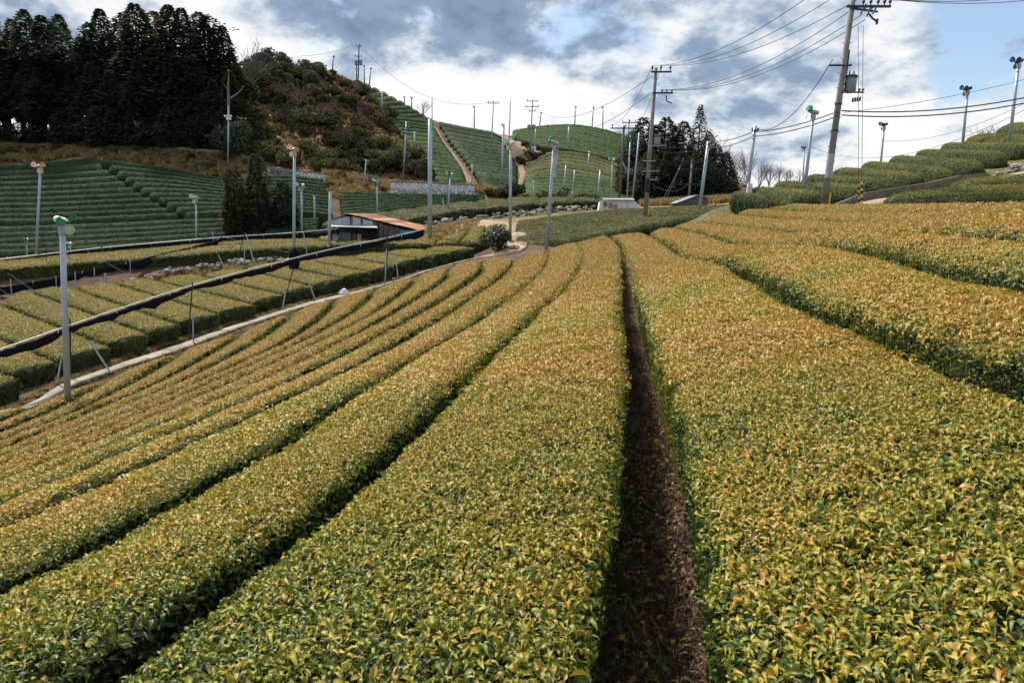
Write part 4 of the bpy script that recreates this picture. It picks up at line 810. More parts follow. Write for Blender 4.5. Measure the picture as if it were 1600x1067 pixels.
# tea shed: saltbox gable towards the viewer
S0 = W(515, 380, 62.5); S0.z = T(S0.x, S0.y) - 0.3
shed = empty('shed', S0, 'weathered tin shed with rusty orange roof beside the terrace', 'shed')
def sp(px, py, back=0.0): 
    q = W(px, py, 62.5 + back) - S0; return q
DEP = 5.5
def back(v): return Vector((v.x + 1.2, v.y + DEP, v.z))
pk, le, re = sp(543, 334), sp(516, 344), sp(655, 360)
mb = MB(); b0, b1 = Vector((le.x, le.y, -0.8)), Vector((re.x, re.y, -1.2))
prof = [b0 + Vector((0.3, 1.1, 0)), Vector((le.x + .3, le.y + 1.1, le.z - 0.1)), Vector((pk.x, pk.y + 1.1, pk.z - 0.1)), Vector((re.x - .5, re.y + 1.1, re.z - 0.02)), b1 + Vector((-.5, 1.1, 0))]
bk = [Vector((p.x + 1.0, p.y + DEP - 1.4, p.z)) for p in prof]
mb.add(prof + bk, [(4, 3, 2, 1, 0), (5, 6, 7, 8, 9), (0, 1, 6, 5), (1, 2, 7, 6), (2, 3, 8, 7), (3, 4, 9, 8)]); mb.build('inner_shade_wall', M['dark_in'], shed)  # set-back body, coloured dark as the shade behind the open front
N_ = 7
for i in range(N_):
    a, b = pk.lerp(re, i / N_), pk.lerp(re, (i + 0.985) / N_); up = Vector((0, 0, 0.02 * (i % 2)))
    sheet('roof_sheet', shed, [a + up + Vector((0, -0.25, 0)), b + up + Vector((0, -0.25, 0)), back(b) + up, back(a) + up], M['rust'], 0.04, 4)
for i in range(3):
    a, b = le.lerp(pk, i / 3), le.lerp(pk, (i + 0.985) / 3); sheet('roof_sheet', shed, [a + Vector((-.1, -0.25, 0)), b + Vector((0, -0.25, 0)), back(b), back(a)], M['tin'], 0.04, 3)
for i in range(5):                                            # upper gable cladding
    x0, x1 = 519 + i * 16, 519 + (i + 1) * 16 - 0.6; yt = lambda x: np.interp(x, [516, 543, 655], [345.5, 336.5, 362])
    sheet('cladding_panel', shed, [sp(x0, 352), sp(x1, 352), sp(x1, yt(x1)), sp(x0, yt(x0))], M['tin'] if i < 4 else M['old_wood'], 0.03)
sheet('awning', shed, [sp(516, 354.5, -1.3), sp(590, 356.5, -1.3), sp(588, 352.5, 0), sp(517, 351, 0)], M['tin'], 0.04, 8, 'grey tin awning over the open front')
for i in range(3):
    x0 = 518 + i * 10; sheet('cladding_panel', shed, [sp(x0, 388), sp(x0 + 9.6, 388), sp(x0 + 9.6, 362 + i), sp(x0, 362 + i)], M['tin'], 0.03)
sheet('cladding_panel', shed, [sp(524, 380, -0.04), sp(541, 384, -0.04), sp(540, 376, -0.04), sp(532, 368, -0.04)], M['tin_brown'], 0.02, 0, 'brown rusted patch of sheet')
for i in range(2): sheet('cladding_panel', shed, [sp(551 + i * 8, 386), sp(557 + i * 8, 386), sp(556 + i * 8, 366), sp(550 + i * 8, 366)], M['tin'] if i else M['tin_brown'], 0.03)
for i in range(7):
    x0 = 592 + i * 8; yt = np.interp(x0 + 7, [543, 655], [337, 362.5]); sheet('wall_board', shed, [sp(x0, 388), sp(x0 + 7.2, 388), sp(x0 + 7.2, yt + 1), sp(x0, yt)], M['old_wood'], 0.05)
for x in (517, 548, 565, 590, 652):
    t = sp(x, np.interp(x, [516, 543, 655], [346, 337, 362])); m2 = MB(); m2.tube([Vector((t.x, t.y - 0.12, -0.9)), Vector((t.x, t.y - 0.12, t.z))], 0.06, 6); m2.build('post', M['dark_steel'], shed)
for i, (x0, x1, y0, y1) in enumerate([(621, 624, 362, 386), (647, 651, 361, 386), (621, 651, 361, 364.5), (621, 651, 375, 386)]):
    sheet('tarp_panel', shed, [sp(x0, y1, -0.2), sp(x1, y1, -0.2), sp(x1, y0, -0.2), sp(x0, y0, -0.2)], M['cyan'], 0.03)
# white sheeted hut and grey shelter
H0 = W(935, 326, 73); H0.z = T(H0.x, H0.y) - 0.2
hut = empty('hut', H0, 'low white hut with patched walls beyond the grey green slope', 'hut')
def hp(px, py, back=0.0): return W(px, py, 73 + back) - H0
fr = [hp(935, 330), hp(938, 315), hp(944, 312.5), hp(988, 313), hp(995, 316), hp(999, 329)]; bk = [v + Vector((0.2, 3.0, 0)) for v in fr]
m2 = MB(); m2.add(fr + bk, [(0, 1, 2, 3, 4, 5)[::-1], (6, 7, 8, 9, 10, 11)] + [(i, i + 1, i + 7, i + 6) for i in range(5)]); m2.build('wall', M['wall_white'], hut)
sheet('door', hut, [hp(959, 330, -.05), hp(964.5, 330, -.05), hp(964.5, 319.5, -.05), hp(959, 319.5, -.05)], M['rust'], 0.04)
sheet('window', hut, [hp(943, 323, -.05), hp(948, 323, -.05), hp(948, 316, -.05), hp(943, 316, -.05)], M['tin_brown'], 0.04)
for a, b in ((951, 957), (972, 979), (984, 989)): sheet('patch', hut, [hp(a, 325, -.05), hp(b, 325, -.05), hp(b, 317.5, -.05), hp(a, 317, -.05)], M['tin'] if a == 951 else M['white_paint'], 0.03)
sheet('roof_sheet', hut, [hp(941, 312.4, -.25), hp(991, 312.8, -.25), hp(990, 310.8, 3.0), hp(943, 310.5, 3.0)], M['tin'], 0.05, 8)
S1 = W(1060, 321, 72); S1.z = T(S1.x, S1.y) - 0.2
sh2 = empty('shelter', S1, 'low grey sheet shelter before the right hand wood', 'shelter')
def qp(px, py, bk=0.0): return W(px, py, 72 + bk) - S1
ridge = [qp(1057, 318), qp(1090, 305.5), qp(1108, 311)]
sheet('roof_sheet', sh2, [ridge[0] + Vector((0, -.2, 0)), ridge[1] + Vector((0, -.2, 0)), ridge[1] + Vector((0, 3.5, 0)), ridge[0] + Vector((0, 3.5, 0))], M['tin'], 0.06, 6)
sheet('roof_sheet', sh2, [ridge[1] + Vector((0, -.2, 0)), ridge[2] + Vector((0, -.2, 0)), ridge[2] + Vector((0, 3.5, 0)), ridge[1] + Vector((0, 3.5, 0))], M['tin'], 0.06, 5)
m2 = MB(); fr = [qp(1062, 326), qp(1062, 316.5), qp(1090, 306.3), qp(1106, 311.4), qp(1106, 326)]; bk = [v + Vector((0, 3.2, 0)) for v in fr]
m2.add(fr + bk, [(4, 3, 2, 1, 0), (5, 6, 7, 8, 9)] + [(i, i + 1, i + 6, i + 5) for i in range(4)]); m2.build('wall', M['old_wood'], sh2)

# ------------------------------------------------------------------ frost fans, poles
def blade_mesh(name, mat):
    mb = MB(); S = [(0.06, 0.05), (0.18, 0.14), (0.32, 0.20), (0.44, 0.17), (0.50, 0.09)]; vs = []
    for r_, w in S: 
        tw = 0.5 - 0.6 * r_; vs += [(r_, -w * math.cos(tw), -w * math.sin(tw)), (r_, w * math.cos(tw), w * math.sin(tw))]
    vs += [(v[0], v[1], v[2] + 0.008) for v in vs]; n = len(S) * 2; fs = []
    for i in range(len(S) - 1): a = i * 2; fs += [(a, a + 1, a + 3, a + 2), (n + a + 2, n + a + 3, n + a + 1, n + a), (a, a + 2, n + a + 2, n + a), (a + 1, n + a + 1, n + a + 3, a + 3)]
    fs += [(0, n, n + 1, 1), (n - 2, n - 1, 2 * n - 1, 2 * n - 2)]
    mb.add(vs, fs); return mb.mesh(name, mat, False)
BL = {k: blade_mesh('blade', M['blade_' + k]) for k in ('green', 'mint', 'orange', 'pink', 'blue')}
_m = MB(); _m.tube([(0, 0, -0.34), (0, 0, -0.30), (0, 0, 0.10), (0, 0, 0.22), (0, 0, 0.27)], [0.10, 0.13, 0.15, 0.13, 0.06], 12); MOTOR = {k: _m.mesh('motor_housing', M[k], True) for k in ('white_paint', 'grey_paint', 'dark_steel')}
_m = MB(); _m.tube([(0, 0, 0.25), (0, 0, 0.36), (0, 0, 0.42)], [0.07, 0.07, 0.02], 10); HUB = _m.mesh('hub', M['dark_steel'], True)
_m = MB(); _m.box((0, 0, -0.14), (0.24, 0.24, 0.36)); _m.tube([(0, 0, -0.02), (0, 0, 0.16)], 0.045, 8); BRACKET = _m.mesh('bracket', M['grey_paint'])
def pole_ends(xt, yt, xb, yb, d):
    tp = W(xt, yt, d); b = W(xb, yb, d); base = Vector((b.x, b.y, T(b.x, b.y))); return base, tp - base
def fan_pole(xt, yt, xb, yb, d, label, colors=('green', 'green', 'mint'), az=200, r=0.09, motor='white_paint', s=0.85, spin=0.3, tilt=14, extra=None, group='frost fan poles'):
    s *= 0.85; r *= 1.7 if d > 98 else 1.0; base, top = pole_ends(xt, yt, xb, yb, d); root = empty('frost_fan', base, label, 'frost fan', group)
    m = MB(); m.tube([top * (-0.4 / max(top.length, 1)), top * 0.5, top], [r, r * 0.92, r * 0.82], 10); m.build('pole', M['galv'], root, True)
    hd = Vector((math.sin(R(az)), math.cos(R(az)), -math.tan(R(tilt)))).normalized()
    q = hd.to_track_quat('Z', 'Y'); mt = Matrix.Translation(top + Vector((0, 0, 0.20 * s))) @ q.to_matrix().to_4x4() @ Matrix.Scale(s, 4)
    def put(name, me, mat4):
        o = bpy.data.objects.new(name, me); link(o, root); o.matrix_local = mat4; return o
    put('bracket', BRACKET, Matrix.Translation(top) @ Matrix.Scale(s, 4)); mo = put('motor_housing', MOTOR[motor], mt)
    def putm(name, me, m_): o = bpy.data.objects.new(name, me); link(o, mo); o.matrix_local = m_
    putm('hub', HUB, Matrix.Identity(4))
    for k in range(3): putm('blade', BL[colors[k]], Matrix.Translation((0, 0, 0.33)) @ Matrix.Rotation(spin + k * 2.094, 4, 'Z'))
    if extra: extra(root, top)
    return root
def bands(root, top):
    for t in (0.20, 0.29):
        m = MB(); c = top * t; m.tube([c - top * 0.005, c + top * 0.005], 0.115, 10); m.build('reflective_band', M['yellow'], root)
    m = MB(); m.tube([top * 0.70 + Vector((0.18, 0.1, 0)), top * 0.97 + Vector((0.22, 0.1, 0))], 0.07, 8); m.build('side_tube', M['galv'], root)
    for t in (0.71, 0.95):
        m = MB(); m.box(top * t + Vector((0.1, 0.05, 0)), (0.34, 0.2, 0.06)); m.build('clamp', M['grey_paint'], root)
def netwrap(root, top):
    m = MB(); P = [top * t + Vector((0.05 * math.sin(i * 2.1), 0, 0)) for i, t in enumerate(np.linspace(0.02, 0.26, 9))]; m.tube(P, [0.30, 0.38, 0.27, 0.34, 0.42, 0.30, 0.36, 0.40, 0.25], 10); m.build('net_wrap', M['net'], root, True, None)['label'] = 'black shade net gathered round the pole'
def ctrl(root, top):
    m = MB(); m.box(top * 0.18 + Vector((0.14, -0.1, 0)), (0.3, 0.25, 0.5)); m.build('control_box', M['white_paint'], root)
FP = [
 (97, 353, 103, 628, 24.6, 'nearest frost fan pole with bright green and mint blades', dict(colors=('green', 'green', 'mint'), az=110, r=0.115, spin=0.9, s=1.05)),
 (63, 264, 53, 402, 57, 'frost fan with salmon and white blades beside the dark field', dict(colors=('orange', 'pink', 'pink'), az=165, r=0.11, s=1.3, spin=0.5)),
 (306, 312, 306, 384, 65.5, 'pale green frost fan in front of the dark rows, left of the cedars', dict(colors=('mint', 'mint', 'mint'), az=185, r=0.10, s=1.2)),
 (460, 238, 457, 409, 50, 'tall frost fan with orange blades, pole base wrapped in black net', dict(colors=('orange', 'pink', 'pink'), az=190, r=0.115, s=1.1, spin=0.1, extra=netwrap)),
 (471, 293, 471, 366, 68.5, 'green and white frost fan just right of the cedars', dict(colors=('green', 'mint', 'mint'), az=215, r=0.10, s=1.15)),
 (572, 253, 568, 299, 95, 'slim frost fan pole above the short dark wall', dict(colors=('mint', 'mint', 'mint'), az=150, r=0.10)),
 (589, 286, 589, 338, 79.5, 'pale fan before the row end of the dark field', dict(colors=('mint', 'mint', 'green'), az=200, r=0.10, s=1.2)),
 (704, 275, 699, 335, 80, 'fan with green blade standing over the scalloped hedges', dict(colors=('green', 'mint', 'green'), az=230, r=0.12, s=1.1)),
 (693, 314, 693, 335, 83, 'small green fan just left of a taller fan over the hedges', dict(colors=('green', 'green', 'mint'), az=200, r=0.08)),
 (798, 228, 797, 360, 51, 'tall white headed frost fan beside the round bush', dict(colors=('mint', 'mint', 'pink'), az=245, r=0.12, motor='white_paint', s=1.1, spin=0.2)),
 (866, 228, 853, 390, 43.5, 'leaning frost fan with dark green blades and two yellow bands', dict(colors=('green', 'green', 'green'), az=262, r=0.12, motor='grey_paint', s=1.05, tilt=-14, extra=bands)),
 (834, 286, 834, 320, 92, 'short pale fan above the middle of the scalloped hedges', dict(colors=('mint', 'mint', 'mint'), az=180, r=0.09)),
 (885, 256, 879, 307, 108, 'fan on the knoll left of the pole with a white box', dict(colors=('mint', 'mint', 'mint'), az=200, r=0.10)),
 (921, 239, 917, 276, 135, 'fan high on the brownish part of the knoll', dict(colors=('mint', 'blue', 'mint'), az=120, r=0.10)),
 (938, 269, 933, 315, 102, 'fan with green blade on the lower right of the knoll', dict(colors=('green', 'green', 'mint'), az=140, r=0.10)),
 (957, 252, 954, 318, 90, 'white and green fan behind the white hut, its left', dict(colors=('green', 'mint', 'green'), az=250, r=0.10, s=1.1)),
 (985, 218, 979, 318, 84, 'tall fan with green blades behind the white hut, its right', dict(colors=('green', 'green', 'green'), az=200, r=0.10, s=1.1, motor='grey_paint')),
 (889, 199, 887, 236, 160, 'slim fan against the far summit rows', dict(colors=('mint', 'mint', 'mint'), az=150, r=0.11)),
 (899, 168, 898, 196, 185, 'fan on the summit skyline, left of three', dict(colors=('blue', 'blue', 'blue'), az=120, r=0.10, motor='dark_steel')),
 (927, 169, 925, 199, 184, 'fan on the summit skyline, middle of three', dict(colors=('blue', 'blue', 'blue'), az=110, r=0.10, motor='dark_steel')),
 (942, 169, 942, 203, 182, 'fan on the summit skyline, right of three', dict(colors=('blue', 'blue', 'blue'), az=240, r=0.10, motor='dark_steel')),
 (845, 177, 843, 198, 188, 'lone small fan left on the summit skyline', dict(colors=('blue', 'blue', 'blue'), az=120, r=0.10, motor='dark_steel')),
 (741, 168, 741, 203, 182, 'fan on the skyline above the blue green rows', dict(colors=('blue', 'blue', 'blue'), az=240, r=0.10, motor='dark_steel')),
 (787, 197, 783, 297, 112, 'tall slim fan standing at the foot of the saddle track', dict(colors=('mint', 'mint', 'mint'), az=240, r=0.12)),
 (648, 209, 647, 242, 128, 'small fan on the green hillside near the scrub edge', dict(colors=('mint', 'mint', 'mint'), az=120, r=0.10)),
 (597, 147, 596, 178, 156, 'pale fan pole at the upper scrub edge', dict(colors=('mint', 'mint', 'mint'), az=120, r=0.11)),
 (521, 89, 519, 113, 168, 'fan on the skyline left of the hilltop utility pole', dict(colors=('blue', 'blue', 'blue'), az=110, r=0.11, motor='dark_steel')),
 (569, 104, 569, 132, 172, 'fan on the skyline just right of the hilltop utility pole', dict(colors=('blue', 'blue', 'blue'), az=250, r=0.11, motor='dark_steel')),
 (579, 108, 576, 136, 172, 'second fan right of the hilltop utility pole', dict(colors=('blue', 'blue', 'blue'), az=110, r=0.11, motor='dark_steel')),
 (632, 153, 632, 166, 176, 'small fan peeping over the crest left of the bare tree', dict(colors=('blue', 'blue', 'blue'), az=240, r=0.10, motor='dark_steel')),
 (643, 154, 643, 172, 176, 'fan head over the crest next to the bare tree', dict(colors=('blue', 'blue', 'blue'), az=180, r=0.10, motor='dark_steel')),
 (1271, 180, 1254, 322, 48, 'tall frost fan with green blades left of the big utility pole', dict(colors=('green', 'green', 'green'), az=268, r=0.115, motor='grey_paint', s=1.2, tilt=-12)),
 (1592, 100, 1578, 220, 52, 'dark bladed fan highest on the right hand slope', dict(colors=('blue', 'blue', 'blue'), az=255, r=0.12, motor='dark_steel', s=1.15)),
 (1512, 143, 1504, 232, 57, 'dark bladed fan second highest on the right hand slope', dict(colors=('blue', 'blue', 'blue'), az=262, r=0.11, motor='dark_steel', s=1.15)),
 (1382, 198, 1376, 258, 70, 'dark bladed fan lower on the right hand slope crest', dict(colors=('blue', 'blue', 'blue'), az=265, r=0.10, motor='dark_steel', s=1.1)),
 (1257, 233, 1255, 290, 88, 'small far fan behind the green bladed one', dict(colors=('blue', 'blue', 'blue'), az=255, r=0.10, motor='dark_steel')),
 (41, 377, 42, 402, 66, 'small green fan low at the left behind the black net', dict(colors=('green', 'green', 'green'), az=185, r=0.06)),
 (110, 383, 110, 404, 66, 'small white fan behind the nearest fan pole', dict(colors=('mint', 'mint', 'mint'), az=160, r=0.06)),
]
for f in FP: fan_pole(*f[:6], **f[6])

def plain_pole(name, xt, yt, xb, yb, d, label, mat, r, extra=None, r2=None):
    base, top = pole_ends(xt, yt, xb, yb, d); root = empty(name, base, label, 'pole', None)
    m = MB(); m.tube([top * (-0.4 / top.length), top * 0.5, top], [r, (r + (r2 or r * 0.75)) / 2, r2 or r * 0.75], 10); m.build('pole_shaft', M[mat], root, True)
    if extra: extra(root, top)
    return root, base, top
def arm(root, top, t, x0, x1, yaw=0.0, th=0.09, ins=(), mat='dark_steel', iz=0.22, drop=0.0):
    """cross-arm at fraction t of the shaft from x0 to x1, insulators at the given places"""
    c = top * t; dv = Vector((math.cos(R(yaw)), math.sin(R(yaw)), drop)); m = MB(); a, b = c + dv * x0, c + dv * x1
    rot = Matrix.Rotation(R(yaw), 3, 'Z'); m.box((a + b) / 2 + rot @ Vector((0, -0.14, 0)), ((b - a).length, th, th), rot); ca = m.build('cross_arm', M[mat], root)
    pts = []
    for x in ins:
        q = c + dv * x + rot @ Vector((0, -0.14, 0)); m = MB(); m.tube([q + Vector((0, 0, th / 2)), q + Vector((0, 0, th / 2 + iz * 0.35)), q + Vector((0, 0, th / 2 + iz * 0.5)), q + Vector((0, 0, th / 2 + iz * 0.75)), q + Vector((0, 0, th / 2 + iz))], [0.03, 0.035, 0.085, 0.085, 0.05], 8); m.build('insulator', M['insulator'], ca, True)
        pts.append(root.location + q + Vector((0, 0, th / 2 + iz)))
    return pts
def transformer(root, top, t, off, h=0.95, r=0.27):
    c = top * t + Vector(off); m = MB(); m.tube([c + Vector((0, 0, -h / 2)), c + Vector((0, 0, -h / 2 + 0.06)), c + Vector((0, 0, h / 2 - 0.1)), c + Vector((0, 0, h / 2))], [r * 0.85, r, r * 1.08, r * 0.9], 14)
    tr = m.build('transformer', M['transformer'], root, True)
    m = MB(); m.tube([c + Vector((0, 0, h / 2 - 0.16)), c + Vector((0, 0, h / 2 - 0.06))], r * 1.2, 14); m.build('lid_rim', M['dark_steel'], tr)
    for k in (-0.12, 0.12):
        m = MB(); m.tube([c + Vector((k, 0, h / 2 - 0.02)), c + Vector((k, 0, h / 2 + 0.2))], [0.05, 0.03], 6); m.build('bushing', M['insulator'], tr)
    m = MB(); p = top * t; m.box((p + c) / 2, (abs(off[0]) + 0.1, 0.12, 0.1)); m.box((p + c) / 2 - Vector((0, 0, h * 0.35)), (abs(off[0]) + 0.1, 0.12, 0.1)); m.build('hanger', M['dark_steel'], root)
WIRES = []
# big pole at the right
rootA, bA, tA = plain_pole('utility_pole', 1335, -16, 1287, 322, 40, 'big leaning concrete utility pole with grey transformer at the right', 'concrete_pole', 0.20, r2=0.14)
def fr(y): return (322 - y) / 338.0
insA = arm(rootA, tA, fr(9), -0.35, 2.05, 0, 0.11, (0.55, 0.95, 1.35, 1.7, 2.0), iz=0.3)
arm(rootA, tA, fr(12), -0.2, 1.7, 20, 0.09, (0.8, 1.3), iz=0.25)
for k, (x, z) in enumerate(((0.6, -0.30), (0.95, -0.42), (1.25, -0.30))):
    m = MB(); c = tA * fr(12); m.tube([c + Vector((x, -0.14, 0)), c + Vector((x - 0.18, -0.2, z))], [0.05, 0.04], 6); m.build('strain_insulator', M['insulator'], rootA)
m = MB(); c = tA * fr(22); m.tube([c + Vector((0.95, -.1, 0.1)), c + Vector((1.15, -.1, -0.12)), c + Vector((1.42, -.1, -0.3))], 0.05, 6); m.build('switch_arm', M['dark_steel'], rootA)
m = MB(); q = tA * fr(22) + Vector((1.42, -.1, -0.3)); m.box(q, (0.1, 0.12, 0.28)); m.build('switch_box', M['insulator'], rootA)
pB = arm(rootA, tA, fr(92), -0.85, 0.35, 0, 0.09, (), drop=0.22)
transformer(rootA, tA, fr(120), (0.52, -0.05, 0))
m = MB(); m.tube([tA * fr(130) + Vector((0.24, 0, 0)), tA * fr(70) + Vector((0.20, 0, 0))], 0.035, 6); m.build('conduit', M['dark_steel'], rootA)
arm(rootA, tA, fr(133), 0.0, 1.25, 0, 0.08, (0.75, 1.0, 1.2), iz=0.16)
for k in range(4):
    q = tA * fr(138) + Vector((0.70 + 0.13 * k, -0.14, -0.12 + 0.02 * k)); m = MB(); m.tube([q, q - Vector((0, 0, 0.22))], [0.05, 0.06], 8); m.build('cutout_fuse', M['insulator'], rootA)
for y in (150, 190, 228): 
    m = MB(); c = tA * fr(y); m.tube([c - tA * 0.004, c + tA * 0.004], 0.19, 10); m.build('band', M['dark_steel'], rootA)
m = MB(); m.tube([tA * 0.0 + Vector((0.17, -0.2, 0)), tA * 0.11 + Vector((0.16, -0.2, 0))], 0.05, 6); m.build('cable_guard', M['yellow'], rootA)
m = MB(); m.tube([tA * fr(262), tA * fr(225)], 0.196, 10); m.build('sign_wrap', M['grey_paint'], rootA)
for y in np.arange(60, 300, 22):
    m = MB(); c = tA * fr(y); m.tube([c + Vector((-0.28, 0, 0)), c + Vector((0.28, 0, 0))], 0.014, 5); m.build('step_bolt', M['dark_steel'], rootA)
# middle pole with two cross-arms
rootB, bB, tB = plain_pole('utility_pole', 1025, 106, 1008, 324, 58, 'tall utility pole with three top insulators and white transformer', 'concrete_pole', 0.20, r2=0.14)
def frb(y): return (324 - y) / 218.0
insB = arm(rootB, tB, frb(112), -0.4, 1.25, 0, 0.12, (-0.3, 0.4, 1.15), iz=0.42)
insB2 = arm(rootB, tB, frb(140), -0.15, 1.5, 0, 0.12, (0.6, 1.0, 1.4), iz=0.2)
m = MB(); c = tB * frb(143); m.tube([c + Vector((0.95, -.1, 0)), c + Vector((1.05, -.1, -0.45)), c + Vector((1.45, -.1, -0.6))], 0.05, 6); m.build('switch_arm', M['dark_steel'], rootB)
transformer(rootB, tB, frb(203), (0.5, -0.1, 0), 0.75, 0.26)
for y, x0, x1 in ((211, 0, 1.3), (232, -0.55, 0.5), (246, -0.6, 0.9), (258, 0, 0.8)): arm(rootB, tB, frb(y), x0, x1, 0, 0.08, (x1 - 0.1, x0 + 0.35), mat='grey_paint', iz=0.18)
m = MB(); m.tube([tB * 0.0 + Vector((0.2, -0.15, 0)), tB * 0.14 + Vector((0.2, -0.15, 0))], 0.06, 6); m.build('cable_guard', M['yellow'], rootB)
m = MB(); m.tube([tB * 0.22, tB * 0.31], 0.22, 10); m.build('dark_band', M['black'], rootB)
# other poles
def boxes(root, top):
    for t, s in ((0.16, 0.5), (0.24, 0.3)):
        m = MB(); m.box(top * t + Vector((0.05, -0.22, 0)), (0.32, 0.22, s)); m.build('meter_box', M['white_paint'], root)
    arm(root, top, 0.94, -0.25, 0.25, 0, 0.08, (-0.2, 0.2), iz=0.14)
plain_pole('concrete_pole', 1180, 197, 1165, 328, 50, 'grey concrete pole with meter boxes at the golden field edge', 'galv', 0.13, boxes, 0.115)
plain_pole('concrete_pole', 1107, 222, 1092, 322, 60, 'bare grey pole between middle utility pole and concrete pole', 'galv', 0.15, lambda r_, t_: arm(r_, t_, 0.97, -0.2, 0.3, 0, 0.08, (0.2,), iz=0.12), 0.13)
plain_pole('steel_pole', 672, 186, 671, 364, 58, 'tall plain grey pole beside the shed', 'galv', 0.2, None, 0.17)
plain_pole('steel_pole', 516, 300, 513, 380, 60, 'short grey pole at the left corner of the shed', 'galv', 0.14, lambda r_, t_: MB().box(t_ * 0.12 + Vector((0, -.15, 0)), (0.35, 0.25, 0.4)).build('meter_box', M['white_paint'], r_), 0.12)
plain_pole('steel_pole', 491, 306, 491, 345, 75.8, 'small grey pole with a brown box left of the shed', 'galv', 0.10, lambda r_, t_: MB().box(t_ * 0.35 + Vector((0.1, -.1, 0)), (0.6, 0.3, 0.45)).build('control_box', M['tin_brown'], r_), 0.09)
plain_pole('steel_pole', 898, 266, 893, 308, 106, 'pole with a white control box on the knoll', 'galv', 0.10, lambda r_, t_: MB().box(t_ * 0.25 + Vector((-.1, -.2, 0)), (0.5, 0.35, 0.9)).build('control_box', M['white_paint'], r_), 0.09)
plain_pole('steel_pole', 738, 258, 737, 305, 104, 'thin grey pole at the foot of the stepped path', 'galv', 0.10, None, 0.09)
plain_pole('steel_pole', 798, 152, 795, 216, 178, 'tall plain pole on the saddle skyline', 'galv', 0.14, None, 0.11)
plain_pole('steel_pole', 837, 202, 835, 237, 158, 'short pole with pale box beside the saddle track', 'galv', 0.13, lambda r_, t_: MB().box(t_ * 0.2 + Vector((-.2, -.2, 0)), (1.0, 0.6, 1.4)).build('control_box', M['white_paint'], r_), 0.11)
plain_pole('steel_pole', 675, 152, 675, 184, 170, 'thin skyline pole right of the bare crest tree', 'galv', 0.11, None, 0.09)
plain_pole('steel_pole', 557, 101, 557, 128, 171, 'short stub pole against the hilltop utility pole', 'dark_steel', 0.13, None, 0.13)
plain_pole('steel_pole', 999, 208, 988, 290, 96, 'leaning pole with bracket arms before the right hand wood', 'galv', 0.13, lambda r_, t_: [arm(r_, t_, f_, -0.4, 0.5, 0, 0.09, (-0.3, 0.4), mat='grey_paint') for f_ in (0.97, 0.93)], 0.1)
def util(xt, yt, xb, yb, d, label, arms, mat='dark_steel', r=0.16, tr=None):
    root, b, t = plain_pole('utility_pole', xt, yt, xb, yb, d, label, mat, r)
    out = []
    for f_, w_ in arms: out += arm(root, t, f_, -w_, w_, 0, 0.13, (-w_ * 0.85, w_ * 0.1, w_ * 0.85), iz=0.35)
    if tr: transformer(root, t, tr, (0.55, -0.1, 0), 1.1, 0.35); transformer(root, t, tr, (-0.55, -0.1, 0), 1.1, 0.35)
    return out
uH = util(561, 68, 559, 130, 171, 'dark utility pole on the hilltop skyline above the scrub', [(0.93, 0.6), (0.70, 0.9)], tr=0.55)
uS = util(832, 155, 829, 240, 160, 'utility pole with two transformers at the saddle', [(0.96, 1.3), (0.86, 1.6), (0.78, 0.8)], mat='galv', tr=0.48)
uM = util(771, 159, 767, 233, 150, 'slim utility pole rising from the blue green rows', [(0.97, 1.2)], mat='galv', r=0.14)
uL = util(635, 190, 630, 291, 108, 'grey utility pole before the scrub and white block wall', [(0.86, 0.6), (0.80, 0.6)], mat='galv', r=0.15)
uR = util(1082, 250, 1076, 312, 92, 'small utility pole in front of the dark right hand wood', [(0.96, 1.4), (0.78, 1.8), (0.42, 1.5)], mat='concrete_pole', r=0.16)
uC = util(975, 197, 967, 320, 84, 'brown utility pole with one wide arm behind the white hut', [(0.97, 1.6)], mat='wood_pole', r=0.18)
uF = util(983, 186, 981, 250, 118, 'thin far utility pole peeping above the knoll, right', [(0.95, 1.2), (0.80, 1.8)], mat='dark_steel', r=0.12)
# stripped pole joined to a dead trunk at the wood's edge
rt, b_, t_ = plain_pole('steel_pole', 357, 158, 355, 250, 97, 'pale pole with dead trunk tip and white fan head by the wood', 'galv', 0.12, None, 0.11)
m = MB(); m.tube([t_ * 0.95, t_ + Vector((0.15, -0.1, 2.0)), t_ + Vector((0.35, -0.1, 3.9))], [0.2, 0.13, 0.05], 7); m.tube([t_ + Vector((0.05, -0.1, 0.2)), t_ + Vector((1.3, -0.1, 0.9)), t_ + Vector((2.4, -0.1, 2.0))], [0.11, 0.08, 0.03], 6); m.tube([t_ + Vector((0.1, -0.1, 1.3)), t_ + Vector((-0.5, -.1, 2.2))], [0.07, 0.03], 6); m.build('dead_trunk', M['bark_pale'], rt)
m = MB(); m.box(t_ * 0.78 + Vector((0, -0.15, 0)), (1.0, 0.25, 0.25)); m.box(t_ * 0.74 + Vector((0.1, -0.15, 0)), (0.6, 0.3, 0.3)); m.build('fan_head', M['white_paint'], rt)
# guy wires with yellow and black guards
def guy(px0, py0, d0, px1, py1, d1, label):
    a = W(px0, py0, d0); b = on(px1, py1, d1); root = empty('guy_wire', b, label, 'wire', 'guy wires'); a = a - b
    m = MB(); m.tube([Vector((0, 0, -0.2)), a], 0.013, 5); m.build('cable', M['wire'], root)
    for k in range(8):
        t0 = k * 0.17 / a.length; m = MB(); m.tube([a * t0, a * (t0 + 0.17 / a.length)], 0.05, 6); m.build('guard_band', M['yellow' if k % 2 else 'black'], root)
guy(1341, 40, 39.6, 1343, 320, 38.6, 'guy wire with yellow black guard, left of the pair')
guy(1349, 40, 39.6, 1347, 320, 38.7, 'guy wire with yellow black guard, right of the pair')

